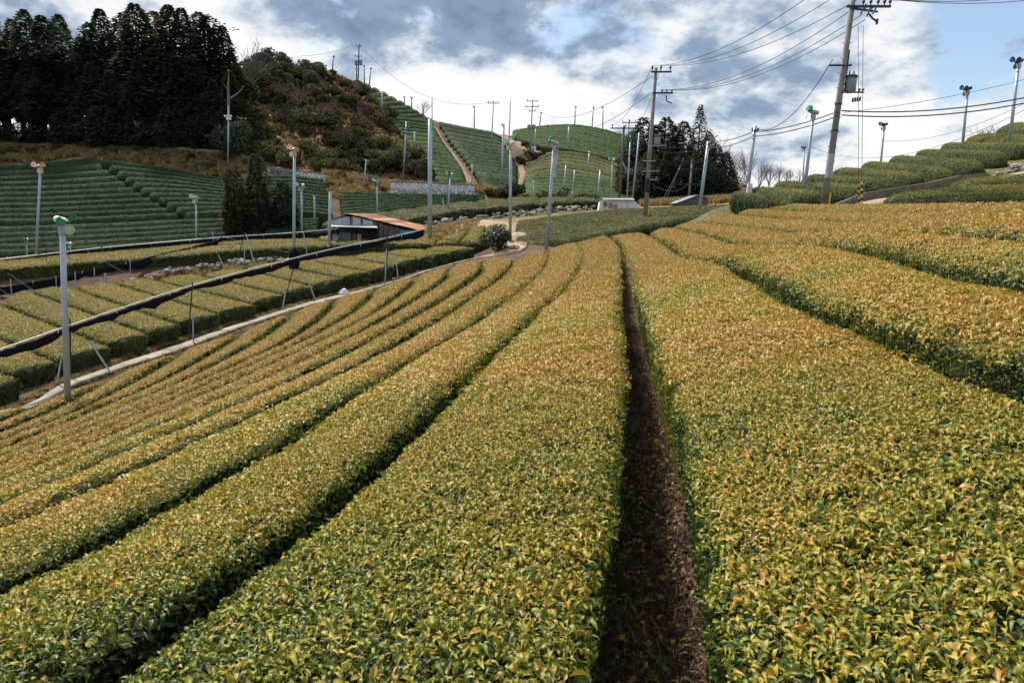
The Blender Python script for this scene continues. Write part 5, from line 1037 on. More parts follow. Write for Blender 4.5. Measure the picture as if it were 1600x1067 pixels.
def wire(p0, p1, sag, label, r=0.016, group='overhead wires', n=14):
    p0, p1 = Vector(p0), Vector(p1); m = MB(); P = []
    for i in range(n + 1):
        t = i / n; q = p0.lerp(p1, t); q.z -= sag * 4 * t * (1 - t); P.append(q - p0)
    m.tube(P, r, 5); o = m.build('overhead_wire', M['wire'], None, True, p0); setp(o, label, 'wire', group)
for k, (x, y) in enumerate(((1329, 17), (1346, 24), (1352, 31))): wire(W(x, y, 40), insB2[k], 1.1, 'power wire from the big pole to the middle pole, %s of three' % ('upper', 'middle', 'lower')[k], 0.02)
for k, (x, y) in enumerate(((1300, -32), (1345, -32), (1390, -30))): wire(insB[k], W(x, y, 36), 1.0, 'power wire rising to the top edge, %s of three' % ('left', 'middle', 'right')[k], 0.018)
for k, (x, y) in enumerate(((1660, -22), (1660, -14), (1660, -6))): wire(insA[k + 2], W(x, y, 44), 0.3, 'power wire leaving the big pole to the right, %s of three' % ('upper', 'middle', 'lower')[k], 0.018)
wire(W(1301, 93, 40), W(1181, 202, 50), 1.2, 'service wire sagging from the big pole to the concrete pole', 0.022)
for k, (ya, yb, yc, yd) in enumerate(((148, 173, 206, 230), (157, 180, 213, 235))):
    w_ = ('upper', 'lower')[k]
    wire(W(1660, ya - 8, 38), W(1315, yb, 39.8), 0.45, 'thick black cable right of the big pole, %s one' % w_, 0.034)
    wire(W(1308, yb + 2, 39.8), W(1180, yc, 49.7), 0.2, 'thick black cable between big pole and concrete pole, %s one' % w_, 0.032)
    wire(W(1177, yc, 49.7), W(1106, yc + 14 + k * 4, 59.7), 0.25, 'thick cable between concrete pole and bare grey pole, %s one' % w_, 0.032)
    wire(W(1105, yc + 14 + k * 4, 59.7), W(1020, yd, 57.8), 0.3, 'thick cable between bare grey pole and middle pole, %s one' % w_, 0.03)
    wire(W(1015, yd + 2, 58), W(972, 250 + k * 3, 83), 1.6, 'cable from the middle pole to the brown pole, %s one' % w_, 0.03)
wire(W(1660, 108, 45), W(1318, 176, 40), 0.3, 'thin wire crossing to the right edge below the clouds', 0.014)
wire(W(1660, 130, 50), W(1378, 220, 70), 1.2, 'thin wire from the right edge to the low slope fan, upper', 0.016)
wire(W(1660, 140, 50), W(1257, 225, 88), 3.0, 'thin wire from the right edge to the far small fan, lower', 0.018)
wire(W(1020, 119, 58), uS[4], 3.0, 'long thin wire from the middle pole to the saddle pole, upper', 0.022)
wire(W(1018, 145, 58), uS[8], 4.0, 'long thin wire from the middle pole to the saddle pole, lower', 0.022)
wire(uH[1], uM[1], 5.0, 'long thin wire from the hilltop pole down to the slim pole', 0.03)
wire(uH[0], W(470, 88, 150), 0.5, 'thin wire from the hilltop pole towards the wood', 0.03)
wire(insB[0], uC[0], 1.0, 'wire falling from the middle pole to the brown pole, outer', 0.018)
wire(insB[1], uC[2], 1.0, 'wire falling from the middle pole to the brown pole, inner', 0.018)
wire(W(1014, 285, 58), uR[7], 1.0, 'low wire from the middle pole to the small pole', 0.025)
wire(W(1014, 253, 58), W(1140, 236, 60), 0.6, 'greenish wire before the wood right of the middle pole', 0.018)
wire(uR[0], W(1036, 322, 78), 0.1, 'stay wire from the small pole down to the ground, upper', 0.025)
wire(uR[3], W(1030, 322, 79), 0.1, 'stay wire from the small pole down to the ground, lower', 0.025)

# ------------------------------------------------------------------ black shade nets on white pipes
def net_rail(label, pipe_pts, posts, sag, seed, bundle=True, rails=True, thick=0.155):
    P = [W(*p) for p in pipe_pts]; base = on(*pipe_pts[0]); root = empty('shade_net', base, label, 'shade net', 'shade nets over the terraces'); C = cat_rom([p - base for p in P], 0.35); r = random.Random(seed)
    if rails: m = MB(); m.tube([Vector(q) for q in C[::3]] + [Vector(C[-1])], 0.033, 8); m.build('pipe', M['pipe'], root, True)
    if bundle:
        m = MB(); vs = []; n = 12; fs = []
        for i, q in enumerate(C):
            u = i * 0.35; h = thick * (1.0 + 0.9 * mnoise.noise(Vector((u * 0.45, seed, 0))) + 0.6 * mnoise.noise(Vector((u * 1.6, seed, 4)))); h = max(h, 0.09); w_ = 0.10 + 0.05 * mnoise.noise(Vector((u * 0.9, seed, 7)))
            for k in range(n):
                a = 2 * math.pi * k / n; rr = 1 + 0.28 * mnoise.noise(Vector((u * 2.2, math.cos(a) * 2, math.sin(a) * 2 + seed)))
                vs.append((q[0] + math.cos(a) * w_ * rr, q[1] + math.cos(a) * 0.06, q[2] - 0.06 - h + math.sin(a) * h * rr * (1.0 if math.sin(a) < 0 else 0.9)))
        for i in range(len(C) - 1):
            for k in range(n): fs.append((i * n + k, i * n + (k + 1) % n, (i + 1) * n + (k + 1) % n, (i + 1) * n + k))
        fs += [tuple(range(n)), tuple((len(C) - 1) * n + k for k in range(n))[::-1]]; m.add(vs, fs); nb = m.build('net_bundle', M['net'], root, True)
        for i in range(4, len(C), 9):
            m = MB(); q = Vector(C[i]); m.tube([q + Vector((0, -0.14, 0.03)), q + Vector((0, -0.15, -0.2))], 0.014, 5); m.build('tie', M['white_paint'], nb)
    for (xt, yt, xb, yb, d, mt, rad) in posts:
        a = W(xt, yt, d); b = W(xb, yb, d); b.z = min(T(b.x, b.y) - 0.1, b.z); m = MB(); m.tube([b - base, a - base], rad, 7); m.build('post', M[mt], root)
    return root
net_rail('black shade net furled under the long white pipe over the short rows', [(-70, 569, 25.2), (0, 546, 27), (110, 508, 30), (200, 478, 33), (300, 446, 36.5), (430, 411, 40.5), (520, 389, 43.5), (604, 372, 46), (660, 359, 48)],
    [(109, 497, 108, 575, 30, 'dark_steel', 0.035), (97, 555, 86, 602, 28.8, 'galv', 0.04), (141, 534, 174, 570, 30.4, 'galv', 0.04), (301, 441, 292, 512, 36.3, 'dark_steel', 0.035), (301, 488, 301, 525, 35, 'galv', 0.04),
     (458, 420, 440, 480, 41, 'dark_steel', 0.035), (447, 450, 440, 480, 40.4, 'galv', 0.04), (478, 432, 494, 464, 42, 'galv', 0.04), (605, 359, 603, 437, 46, 'dark_steel', 0.06), (607, 385, 597, 428, 46.1, 'dark_steel', 0.05), (604, 390, 601, 434, 45.8, 'galv', 0.04), (618, 398, 622, 431, 46, 'galv', 0.04)], 0.2, 2.0)
net_rail('black shade net under the farther white pipe, reaching the shed', [(-70, 416, 52), (0, 405, 54.5), (80, 396, 57), (160, 387, 59), (250, 379, 61.5), (345, 371, 63.5), (460, 363.5, 65.5), (528, 357, 61)],
    [(158, 382, 164, 408, 58.7, 'wood_pole', 0.06), (331, 362, 337, 385, 62.5, 'galv', 0.04), (345, 366, 349, 386, 63, 'dark_steel', 0.05)], 0.2, 5.0, thick=0.24)
net_rail('black shade net bundle hanging below the second terrace stones\' edge', [(-70, 458, 45.5), (0, 447, 47.5), (60, 437, 49), (130, 423, 51), (200, 408, 53.5), (250, 395, 56.5), (300, 384, 59), (345, 371, 62.3)],
    [(16, 436, 18, 466, 47.4, 'galv', 0.04), (87, 432, 88, 462, 48.4, 'galv', 0.03), (117, 425, 118, 457, 49.6, 'galv', 0.04), (147, 418, 147, 450, 50.5, 'galv', 0.04), (164, 428, 166, 452, 51, 'galv', 0.09), (203, 404, 203, 430, 53.5, 'galv', 0.03),
     (383, 364, 366, 420, 58, 'dark_steel', 0.04), (384, 365, 398, 412, 57.6, 'galv', 0.04), (391, 391, 399, 412, 57, 'galv', 0.05), (382, 391, 381, 412, 57, 'galv', 0.04), (341, 398, 351, 418, 56.5, 'galv', 0.04), (474, 363, 481, 397, 58, 'galv', 0.04)], 0.2, 9.0, rails=False, thick=0.27)
for k, (a, b) in enumerate((((0, 418, 52), (130, 498, 33)), ((0, 452, 47), (98, 498, 31)), ((130, 388, 57), (225, 440, 46)), ((345, 368, 62), (465, 397, 58)))):
    wire(W(*a), W(*b), 0.15, 'thin stay wire across the short rows, %s from the left' % ordn(k), 0.012, 'stay wires of the shade nets')
# ------------------------------------------------------------------ trees and shrubs
def spray_quads(V, F, c, dirv, L, w, droop, r):
    """three narrow blades fanned about dirv"""
    side = dirv.cross(Vector((0, 0, 1)))
    side = side.normalized() if side.length > 1e-4 else Vector((1, 0, 0))
    for k in (-1, 0, 1):
        d = (dirv + side * 0.55 * k).normalized(); l = L * (1.0 if k == 0 else 0.75); b = len(V)
        up = Vector((r.gauss(0, .35), r.gauss(0, .35), 1)).normalized(); s = d.cross(up).normalized() * w * 0.5
        m = c + d * l * 0.5 + Vector((0, 0, 0.03 * L)); e = c + d * l + Vector((0, 0, -droop * l))
        V += [tuple(c), tuple(m - s), tuple(e), tuple(m + s)]; F.append((b, b + 1, b + 2, b + 3))
def conifer(seed, H, z0, rad, n, mat, shape=1.0, trunk='bark'):
    r = random.Random(seed); V = []; F = []; tk = MB(); lean = Vector((r.uniform(-.3, .3), r.uniform(-.3, .3), 0))
    tk.tube([(0, 0, -1.0), lean * 0.3 + Vector((0, 0, H * 0.4)), lean + Vector((0, 0, H * 0.97))], [0.020 * H, 0.014 * H, 0.02], 7)
    for i in range(26):                                            # limbs
        z = z0 + (H - z0) * (r.random() ** 1.2) * 0.9; t = (z - z0) / (H - z0); a = r.uniform(0, 6.283); l = rad * (1 - t) ** (0.7 * shape) * r.uniform(.6, .95); c = lean * (z / H) + Vector((0, 0, z))
        tk.tube([c, c + Vector((math.cos(a) * l, math.sin(a) * l, 0.12 * l))], [0.05, 0.015], 4)
    lob = [(r.uniform(0, 6.283), r.uniform(.15, 1), r.uniform(.15, .45)) for _ in range(14)]
    for i in range(n):
        t = r.random() ** 1.25; z = z0 + (H - z0) * t; a = r.uniform(0, 6.283); rr = rad * ((1 - t) ** (0.75 * shape) * (0.35 + 0.65 * min(1, (t + 0.05) * 6))) + 0.15
        for la, lz, lw in lob:
            if abs((a - la + math.pi) % 6.283 - math.pi) < 0.6 and abs(t - lz) < 0.12: rr *= 1 + lw
        rr *= 0.82 + 0.3 * mnoise.noise(Vector((math.cos(a) * 2, math.sin(a) * 2, z * 0.5 + seed)))
        q = rr * math.sqrt(r.uniform(0.25, 1)); d = Vector((math.cos(a), math.sin(a), r.uniform(-0.35, 0.45))).normalized()
        spray_quads(V, F, lean * (z / H) + Vector((math.cos(a) * q, math.sin(a) * q, z)), d, r.uniform(0.55, 1.1) * (1 - 0.6 * t), r.uniform(0.22, 0.42) * (1 - 0.5 * t), r.uniform(0.05, 0.4), r)
    cm_ = bpy.data.meshes.new('crown'); cm_.from_pydata(V, [], F); cm_.materials.append(mat); cm_.update()
    return tk.mesh('trunk', M[trunk], True), cm_
def leafy(seed, rx, rz, n, leaf, mat, lumps=7, stems=5):
    """a shrub: several lumps of small leaves over a few stems"""
    r = random.Random(seed); V = []; F = []; tk = MB(); L = [(Vector((r.gauss(0, .45) * rx, r.gauss(0, .45) * rx, rz * r.uniform(0.35, 1.25))), r.uniform(.35, .62)) for _ in range(lumps)]
    for c, k in L[:stems]: tk.tube([(0, 0, -0.4), (c.x * 0.4, c.y * 0.4, c.z * 0.5), tuple(c)], [0.07 * rx, 0.05 * rx, 0.015], 5)
    for i in range(n):
        c, k = r.choice(L); d = Vector((r.gauss(0, 1), r.gauss(0, 1), r.gauss(0, 1))).normalized(); p = c + Vector((d.x * rx * k, d.y * rx * k, d.z * rz * k * 0.85)) * r.uniform(0.72, 1.06)
        if p.z < -0.2: continue
        nn = (d + Vector((r.gauss(0, .6), r.gauss(0, .6), r.gauss(0.3, .6)))).normalized(); a = nn.orthogonal().normalized(); a = (Matrix.Rotation(r.uniform(0, 6.28), 3, nn) @ a); b_ = nn.cross(a); s = leaf * r.uniform(.6, 1.3); b = len(V)
        V += [tuple(p - a * s), tuple(p + b_ * s * 0.5), tuple(p + a * s), tuple(p - b_ * s * 0.5)]; F.append((b, b + 1, b + 2, b + 3))
    cm_ = bpy.data.meshes.new('crown'); cm_.from_pydata(V, [], F); cm_.materials.append(mat); cm_.update(); return tk.mesh('stem', M['bark'], True), cm_
def bare(seed, H, spread, mat, n0=6, depth=4, low=0.2):
    r = random.Random(seed); tk = MB(); br = MB()
    def grow(mb, p, d, l, rad, k):
        q = p + d * l; mid = p.lerp(q, 0.5) + Vector((r.gauss(0, .05), r.gauss(0, .05), 0.03)) * l; mb.tube([p, mid, q], [rad, rad * 0.8, rad * 0.6], 4 if k > 1 else 3, cap=False)
        if k == 0: return
        for _ in range(r.choice((2, 3, 3))):
            nd = (d + Vector((r.gauss(0, .42), r.gauss(0, .42), r.gauss(0.10, .3))) * spread).normalized(); grow(br, p.lerp(q, r.uniform(0.55, 1)), nd, l * r.uniform(.55, .8), rad * 0.55, k - 1)
    tk.tube([(0, 0, -0.5), (0, 0, H * low)], [0.022 * H, 0.018 * H], 6)
    for _ in range(n0):
        grow(br, Vector((0, 0, H * r.uniform(low * 0.7, low * 1.0))), Vector((r.gauss(0, .35) * spread, r.gauss(0, .35) * spread, 1)).normalized(), H * r.uniform(.26, .36), 0.010 * H, depth)
    return tk.mesh('trunk', mat, True), br.mesh('branches', mat)
def plant(name, meshes, loc, s, rz, label, cat, group=None, names=('trunk', 'crown'), sz=None):
    root = empty(name, loc, label, cat, group); root.rotation_euler = (0, 0, rz); root.scale = (s, s, s if sz is None else sz)
    for nm, me in zip(names, meshes): link(bpy.data.objects.new(nm, me), root)
    return root
r = random.Random(5)
CED = [conifer(i, 17, 4.0 + (i % 3) * 0.8, 3.0, 3000, M['fol_dark'], 1.0) for i in range(4)]
CEDB = [conifer(20 + i, 17, 3.0, 3.1, 3000, M['fol_brown'], 1.0) for i in range(2)]
LOW = [conifer(40 + i, 9, 0.4, 2.6, 1900, M['fol_dark'], 0.8) for i in range(2)]
# the dark wood at the left: front row then two rows behind, tops as in the photograph
tops = [(-45, 20), (-18, 12), (10, 24), (36, 30), (60, 14), (88, 26), (112, 22), (138, 58), (158, 36), (178, 14), (204, 20), (228, 6), (254, 18), (278, 8), (300, 14), (322, 20), (340, 24), (356, 42), (368, 80)]
for i, (x, y) in enumerate(tops):
    d = r.uniform(108, 119); p = on(x + r.uniform(-3, 3), 215, d); h = W(x, y, d).z - p.z; k = h / 17.0
    v = r.choice(CEDB) if i in (12, 13, 16, 17) else r.choice(CED)
    plant('cedar_tree', v, p, k * r.uniform(1.15, 1.5), r.uniform(0, 6.28), 'tall dark cedar on the wood\'s skyline, %s from the left' % ordn(i), 'tree', 'tall cedars of the left wood', sz=k)
for i in range(16):
    x = -30 + i * 26 + r.uniform(-6, 6); d = r.uniform(104, 107.5); p = on(x, 218, d); y = r.uniform(75, 125) if x > 120 else r.uniform(60, 110); h = W(x, y, d).z - p.z; k = h / 17
    v = r.choice(CED if r.random() < 0.75 else CEDB)
    plant('cedar_tree', v, p, k * r.uniform(1.3, 1.6), r.uniform(0, 6.28), 'dark cedar in the wood\'s front rank, %s from the left' % ordn(i), 'tree', 'front rank cedars of the left wood', sz=k)
for i in range(17):
    x = 120 + i * 15.5 + r.uniform(-5, 5) if i < 16 else 100; d = r.uniform(102.5, 104.5); p = on(x, 222, d); y = r.uniform(150, 188); h = W(x, y, d).z - p.z; k = h / 9
    plant('young_cedar', r.choice(LOW), p, max(k, .5) * 1.3, r.uniform(0, 6.28), 'low dark young cedar at the foot of the wood, %s from the left' % ordn(i), 'tree', 'young trees at the foot of the wood', sz=k)
for i in range(9):
    x = -40 + i * 19 + r.uniform(-5, 5); d = r.uniform(103, 105.5); p = on(x, 221, d); h = W(x, r.uniform(168, 190), d).z - p.z; k = h / 9
    plant('young_cedar', r.choice(LOW), p, max(k, .4) * 1.5, r.uniform(0, 6.28), 'low undergrowth cedar before the bare trunks, %s from the left' % ordn(i), 'tree', 'undergrowth before the bare trunks', sz=k)
BARE = [bare(60 + i, 10, 0.9, M['twig'], 6, 4) for i in range(3)]; BAREP = [bare(70 + i, 10, 1.0, M['twig_pink'], 8, 4, 0.25) for i in range(2)]
def bare_at(x, ytop, ybase, d, label, kind=None, wide=1.0, group=None, nm='bare_tree'):
    p = on(x, ybase, d); h = W(x, ytop, d).z - p.z; k = h / 10.5
    plant(nm, r.choice(kind or BARE), p, k * wide, r.uniform(0, 6.28), label, 'tree', group, ('trunk', 'branches'), sz=k)
bare_at(142, 22, 200, 116, 'leafless tree gap between cedars on the left skyline'); bare_at(378, 42, 150, 126, 'leafless tree at the right end of the wood, upper'); bare_at(390, 58, 140, 134, 'leafless tree just right of the wood on the hill')
bare_at(465, 112, 192, 128, 'pinkish leafless tree on the scrubby hillside', BAREP, 1.5); bare_at(500, 150, 210, 124, 'small pinkish leafless tree in the middle of the scrub', BAREP, 1.3); bare_at(540, 195, 245, 112, 'grey leafless sapling low in the scrub', None, 1.1)
bare_at(565, 150, 185, 138, 'grey leafless sapling high in the scrub'); bare_at(455, 212, 250, 105, 'reddish twiggy sapling above the bare earth', BAREP, 1.2)
bare_at(660, 149, 172, 170, 'lone leafless tree on the tea hill crest', None, 1.3)
for i, (x, y) in enumerate([(1098, 200), (1116, 206), (1132, 214), (1150, 222), (1166, 218), (1184, 240), (1200, 246), (1216, 244), (1232, 250), (1248, 254), (1264, 262)]):
    bare_at(x, y, 316, 112 + (i % 3) * 4, 'leafless tree beside the right hand wood, %s from the left' % ordn(i), BARE if i % 3 else BAREP, 0.8, 'leafless trees right of the wood')
for i, (x, y) in enumerate([(1553, 178), (1568, 186), (1585, 172)]): bare_at(x, y, 204, 76, 'leafless shrub top over the right slope crest, %s from the left' % ordn(i), None, 1.1, None, 'bare_shrub')
# right hand wood
SPIRE = conifer(31, 15, 1.0, 3.4, 1700, M['fol_dark'], 1.25)
for i, (x, y, d, kk) in enumerate([(990, 200, 112, 0), (1003, 184, 108, 0), (1018, 196, 106, 0), (1034, 184, 106, 0), (1050, 196, 104, 1), (1066, 190, 108, 0), (1087, 164, 104, 2), (1102, 205, 106, 1), (1116, 226, 104, 0), (1130, 238, 102, 0), (1142, 262, 104, 1), (1012, 235, 98, 0), (1040, 232, 98, 1), (1062, 236, 98, 0), (1084, 240, 98, 0), (1106, 250, 97, 0), (1126, 262, 97, 0), (1000, 262, 100, 1)]):
    p = on(x, 314, d); h = W(x, y, d).z - p.z; v = SPIRE if kk == 2 else r.choice(LOW if kk == 0 else CEDB); H0_ = 15 if kk == 2 else (9 if kk == 0 else 17); k = h / H0_
    plant('cedar_tree', v, p, (k * 1.05 if kk != 1 else k * 1.3) if kk != 2 else k * 0.95, r.uniform(0, 6.28), 'pointed tallest cedar of the right hand wood' if kk == 2 else 'dark tree of the right hand wood, %s of its mass' % ordn(i), 'tree', 'trees of the right hand wood', sz=k)
# three cedars in the valley
VC = [conifer(80, 12, 1.5, 2.0, 3000, M['fol_brown'], 0.45, 'bark'), conifer(81, 12, 1.2, 1.9, 3000, M['fol_dark'], 0.6, 'bark'), conifer(82, 9, 1.5, 2.2, 2400, M['fol_dark'], 0.6, 'bark')]
for (x, yt, yb, d, v, H_, wd, lab) in [(371, 262, 372, 70, 0, 12, 0.95, 'brown foliaged cedar, left of three in the valley'), (407, 240, 374, 71, 1, 12, 0.95, 'tallest dark cedar, middle of three in the valley'), (446, 282, 372, 72, 2, 9, 1.0, 'short dark cedar, right of three in the valley')]:
    p = on(x, yb, d); k = (W(x, yt, d).z - p.z) / H_; plant('cedar_tree', VC[v], p, k * wd, r.uniform(0, 6), lab, 'tree', None, sz=k)
# round bush by the path, shrubs
BUSH = leafy(3, 1.0, 0.95, 4200, 0.075, M['fol_bush'], 9, 6); p = on(781, 389, 46.6); k = 22 * 46.6 / 1067 / 0.95
plant('round_bush', BUSH, p, k, 0.4, 'round dark green and reddish bush beside the sandy path', 'bush', None, ('stem', 'crown'), sz=k * 1.12)
SHR = [leafy(90 + i, 1.0, 0.8, 650, 0.13, M['fol_shrub'], 7, 4) for i in range(4)] + [leafy(95 + i, 1.0, 0.8, 600, 0.12, M['fol_shrub2'], 7, 4) for i in range(3)]
BIG = leafy(99, 1.0, 1.1, 1500, 0.11, M['fol_dark'], 9, 4)
p = on(374, 226, 100); plant('round_tree', BIG, p, 2.4, 0.3, 'rounded dark evergreen at the right corner of the wood', 'tree', None, ('trunk', 'crown'), sz=2.9)
poly = [(384, 105), (420, 100), (460, 103), (515, 112), (552, 132), (575, 160), (600, 180), (620, 210), (640, 240), (660, 258), (672, 285), (610, 284), (560, 272), (500, 272), (440, 262), (392, 250), (384, 180)]
def inside(x, y):
    c = False; j = len(poly) - 1
    for i in range(len(poly)):
        if (poly[i][1] > y) != (poly[j][1] > y) and x < (poly[j][0] - poly[i][0]) * (y - poly[i][1]) / (poly[j][1] - poly[i][1]) + poly[i][0]: c = not c
        j = i
    return c
pts = []; tries = 0
while len(pts) < 190 and tries < 4000:
    tries += 1; x, y = r.uniform(384, 672), r.uniform(100, 286)
    if not inside(x, y): continue
    red = min(math.hypot((x - a) / sx, (y - b) / sy) for a, b, sx, sy in ((480, 245, 22, 24), (425, 185, 16, 22), (455, 225, 24, 16), (585, 218, 26, 12), (620, 228, 14, 12)))
    if red < 1 and r.random() < 0.85: continue
    q = hit(x, y, 95)
    if q is None: continue
    if any((q - o_).length < 1.6 for o_ in pts): continue
    pts.append(q)
for i, q in enumerate(pts):
    s = r.uniform(0.8, 2.1); px = 800 + q.x / q.y * 1085
    v = r.choice(SHR[:4] if r.random() < 0.62 else SHR[4:])
    if q.z > 22 and px < 520: v = BIG if r.random() < 0.6 else v; s *= 1.15
    zone = 'top' if q.z > 24 else ('middle' if q.z > 13 else 'foot'); look = ('big ' if s > 1.5 else 'small ') + ('blackish green' if v is BIG else 'olive green' if v in SHR[:4] else 'grey brown')
    root = plant('shrub', v, q, s, r.uniform(0, 6.28), '%s shrub at the %s of the scrubby reddish hillside' % (look, zone), 'shrub', '%s shrubs at the %s of the scrubby hillside' % (look, zone), ('stem', 'crown'))
for i, (x, y, d, s) in enumerate([(840, 248, 150, 2.2), (832, 232, 162, 1.3), (822, 224, 168, 1.1), (812, 258, 146, 1.6), (850, 236, 158, 1.2), (628, 300, 98.5, 1.1), (634, 296, 98.5, 1.0), (655, 240, 127, 1.5), (690, 241, 124, 1.3), (672, 238, 128, 1.2), (662, 268, 113, 2.0), (650, 275, 110, 2.0), (556, 262, 103, 1.4), (585, 290, 98, 0.9)] + [(i_ * 22 + 760, 309 + i_ * 1.3, 98 - i_ * 0.8, 0.9 + 0.5 * (i_ % 3)) for i_ in range(8)]):
    plant('shrub', r.choice(SHR), on(x, y, d), s, r.uniform(0, 6), 'small shrub beside walls and tracks below the tea hill', 'shrub', 'shrubs beside walls and tracks', ('stem', 'crown'))
for i, (x, y, d) in enumerate([(15, 240, 101), (48, 236, 101.5), (92, 238, 101.5), (132, 234, 102), (176, 240, 101.2), (215, 238, 101.6), (258, 247, 100.5), (300, 250, 100), (330, 262, 97.5), (352, 256, 99), (390, 262, 97.5), (530, 286, 97.5), (545, 294, 95.5), (572, 296, 95.5), (598, 298, 95), (515, 300, 92)]):
    plant('shrub', r.choice(SHR), on(x, y, d), r.uniform(0.55, 1.1), r.uniform(0, 6), 'low shrub in the dry grass bank, %s from the left' % ordn(i), 'shrub', 'low shrubs on the dry bank', ('stem', 'crown'))
plant('shrub', SHR[0], on(34, 402, 64), 1.0, 1, 'yellowish shrub low at the left behind the black net', 'shrub', None, ('stem', 'crown'))
# ------------------------------------------------------------------ ground cover nobody could count
def clump(seed, n, L, w, lean):
    rr = random.Random(seed); V = []; F = []
    for i in range(n):
        a = rr.uniform(0, 6.283); l = L * rr.uniform(.5, 1.2); d = Vector((math.cos(a) * rr.random() * lean, math.sin(a) * rr.random() * lean, 1)).normalized(); p = Vector((rr.gauss(0, .25) * L, rr.gauss(0, .25) * L, -0.05)); s = d.cross(Vector((math.sin(a), -math.cos(a), 0.1))).normalized() * w; b = len(V)
        V += [tuple(p - s), tuple(p + s), tuple(p + d * l * 0.6 + s * 0.7), tuple(p + d * l + Vector((math.cos(a), math.sin(a), -0.5)) * l * 0.15), tuple(p + d * l * 0.6 - s * 0.7)]; F.append((b, b + 1, b + 2, b + 3, b + 4))
    return V, F
def simple(name, V, F, mat): me = bpy.data.meshes.new(name); me.from_pydata(V, [], F); me.materials.append(mat); return me
NG_GRASS = inst_group('set_grass', [simple('grass_clump', *clump(i, 34, 0.55, 0.03, 1.0), M['fol_straw']) for i in range(2)] + [simple('grass_clump_green', *clump(9, 30, 0.4, 0.03, 1.0), M['fol_shrub'])])
def cover(name, label, polyline_pairs, n, size, seed, green=0.25):
    """clumps between a lower and an upper line of ground places"""
    rg = np.random.default_rng(seed); lo = np.array([(p.x, p.y) for p in polyline_pairs[0]]); up = np.array([(p.x, p.y) for p in polyline_pairs[1]])
    t = rg.random(n); k = rg.random(n); s1 = np.linspace(0, 1, len(lo)); s2 = np.linspace(0, 1, len(up))
    X = np.interp(t, s1, lo[:, 0]) * (1 - k) + np.interp(t, s2, up[:, 0]) * k; Y = np.interp(t, s1, lo[:, 1]) * (1 - k) + np.interp(t, s2, up[:, 1]) * k
    P = np.stack([X, Y, TV(X, Y)], 1); b = np.array([X.mean(), Y.mean(), P[:, 2].mean()]); pk_ = np.where(rg.random(n) < green, 2, rg.integers(0, 2, n))
    o = points_obj(name, None, NG_GRASS, P - b, np.stack([rg.normal(0, .1, n), rg.normal(0, .1, n), rg.random(n) * 6.28], 1), rg.uniform(size * .6, size * 1.4, n), np.zeros(n), pk_); o.location = b; setp(o, label, kind='stuff')
def wl_(pts): return [W(*p) for p in pts]
cover('dry_grass', 'dry straw grass on the bank above the dark field', (wl_([(-60, 257, 99), (70, 252, 99.5), (120, 243, 100), (230, 260, 97), (320, 271, 95), (400, 274, 95)]), wl_([(-60, 226, 103.5), (100, 226, 103.5), (200, 230, 103.5), (300, 238, 103), (400, 254, 99)])), 3200, 1.1, 1, 0.5)
cover('dry_grass', 'dry straw grass around the block walls', (wl_([(507, 288, 96), (560, 292, 98), (610, 292, 100), (700, 294, 100), (780, 306, 98), (900, 322, 93)]), wl_([(507, 270, 99), (560, 282, 102), (620, 284, 104), (700, 290, 104), (800, 300, 103), (900, 314, 100)])), 1500, 1.4, 2, 0.3)
cover('dry_grass', 'dry grass strip across the dark field', (wl_([(100, 354, 75.6), (300, 349, 75.6), (500, 346, 75.6)]), wl_([(100, 352, 76.5), (300, 346, 76.5), (500, 344, 76.5)])), 350, 0.8, 3, 0.3)
cover('dry_grass', 'rough dry grass between the dark field and the block walls', (wl_([(510, 306, 89.5), (535, 312, 88), (560, 301, 93), (605, 304, 94)]), wl_([(508, 284, 96), (540, 284, 98), (575, 289, 98.5), (608, 290, 99)])), 700, 0.9, 12, 0.35)
cover('undergrowth', 'low brown undergrowth covering the scrubby hillside', (wl_([(385, 258, 99), (450, 265, 98), (540, 274, 102), (600, 282, 106), (668, 286, 108)]), wl_([(390, 102, 152), (440, 104, 160), (500, 110, 168), (545, 126, 172), (640, 192, 152)])), 2200, 1.3, 4, 0.72)
cover('dry_grass', 'pale dry grass on the sandy bank by the shed', (wl_([(655, 376, 61), (700, 369, 60), (740, 360, 60)]), wl_([(655, 366, 66), (700, 357, 66), (750, 347, 68)])), 500, 0.6, 5, 0.05)
cover('dry_grass', 'dry grass and weeds along the loose stones', (wl_([(-60, 484, 42.5), (50, 463, 46.5), (200, 441, 51), (330, 422, 55.5), (480, 404, 57)]), wl_([(-60, 470, 44.5), (50, 455, 48), (200, 436, 52.5), (330, 417, 57), (480, 400, 58.5)])), 700, 0.5, 6, 0.45)
cover('dry_grass', 'weeds between pale path and short tea rows', (wl_([(0, 634, 25.9), (202, 564, 32.9), (354, 512, 37.8), (528, 460, 42.8), (662, 421, 45.8)]), wl_([(0, 628, 26.6), (202, 560, 33.6), (354, 508, 38.5), (528, 457, 43.6), (662, 419, 46.5)])), 1500, 0.35, 7, 0.5)
cover('dry_grass', 'weeds fringing the golden side of the pale path', (wl_([(0, 648, 24.2), (101, 609, 27.7), (202, 573, 31.3), (276, 549, 33.6), (354, 520, 36.3), (472, 482, 39.8), (598, 447, 42.9), (720, 411, 45.3)]), wl_([(0, 646, 24.5), (101, 607, 28.0), (202, 572, 31.6), (276, 548, 33.9), (354, 519, 36.6), (472, 481, 40.1), (598, 446, 43.2), (720, 410, 45.6)])), 500, 0.28, 17, 0.6)
cover('dry_grass', 'dry grass at the right hand wood\'s edge', (wl_([(1000, 322, 80), (1060, 321, 78), (1160, 320, 76)]), wl_([(1010, 300, 105), (1060, 314, 95), (1160, 314, 92)])), 700, 1.2, 8, 0.3)
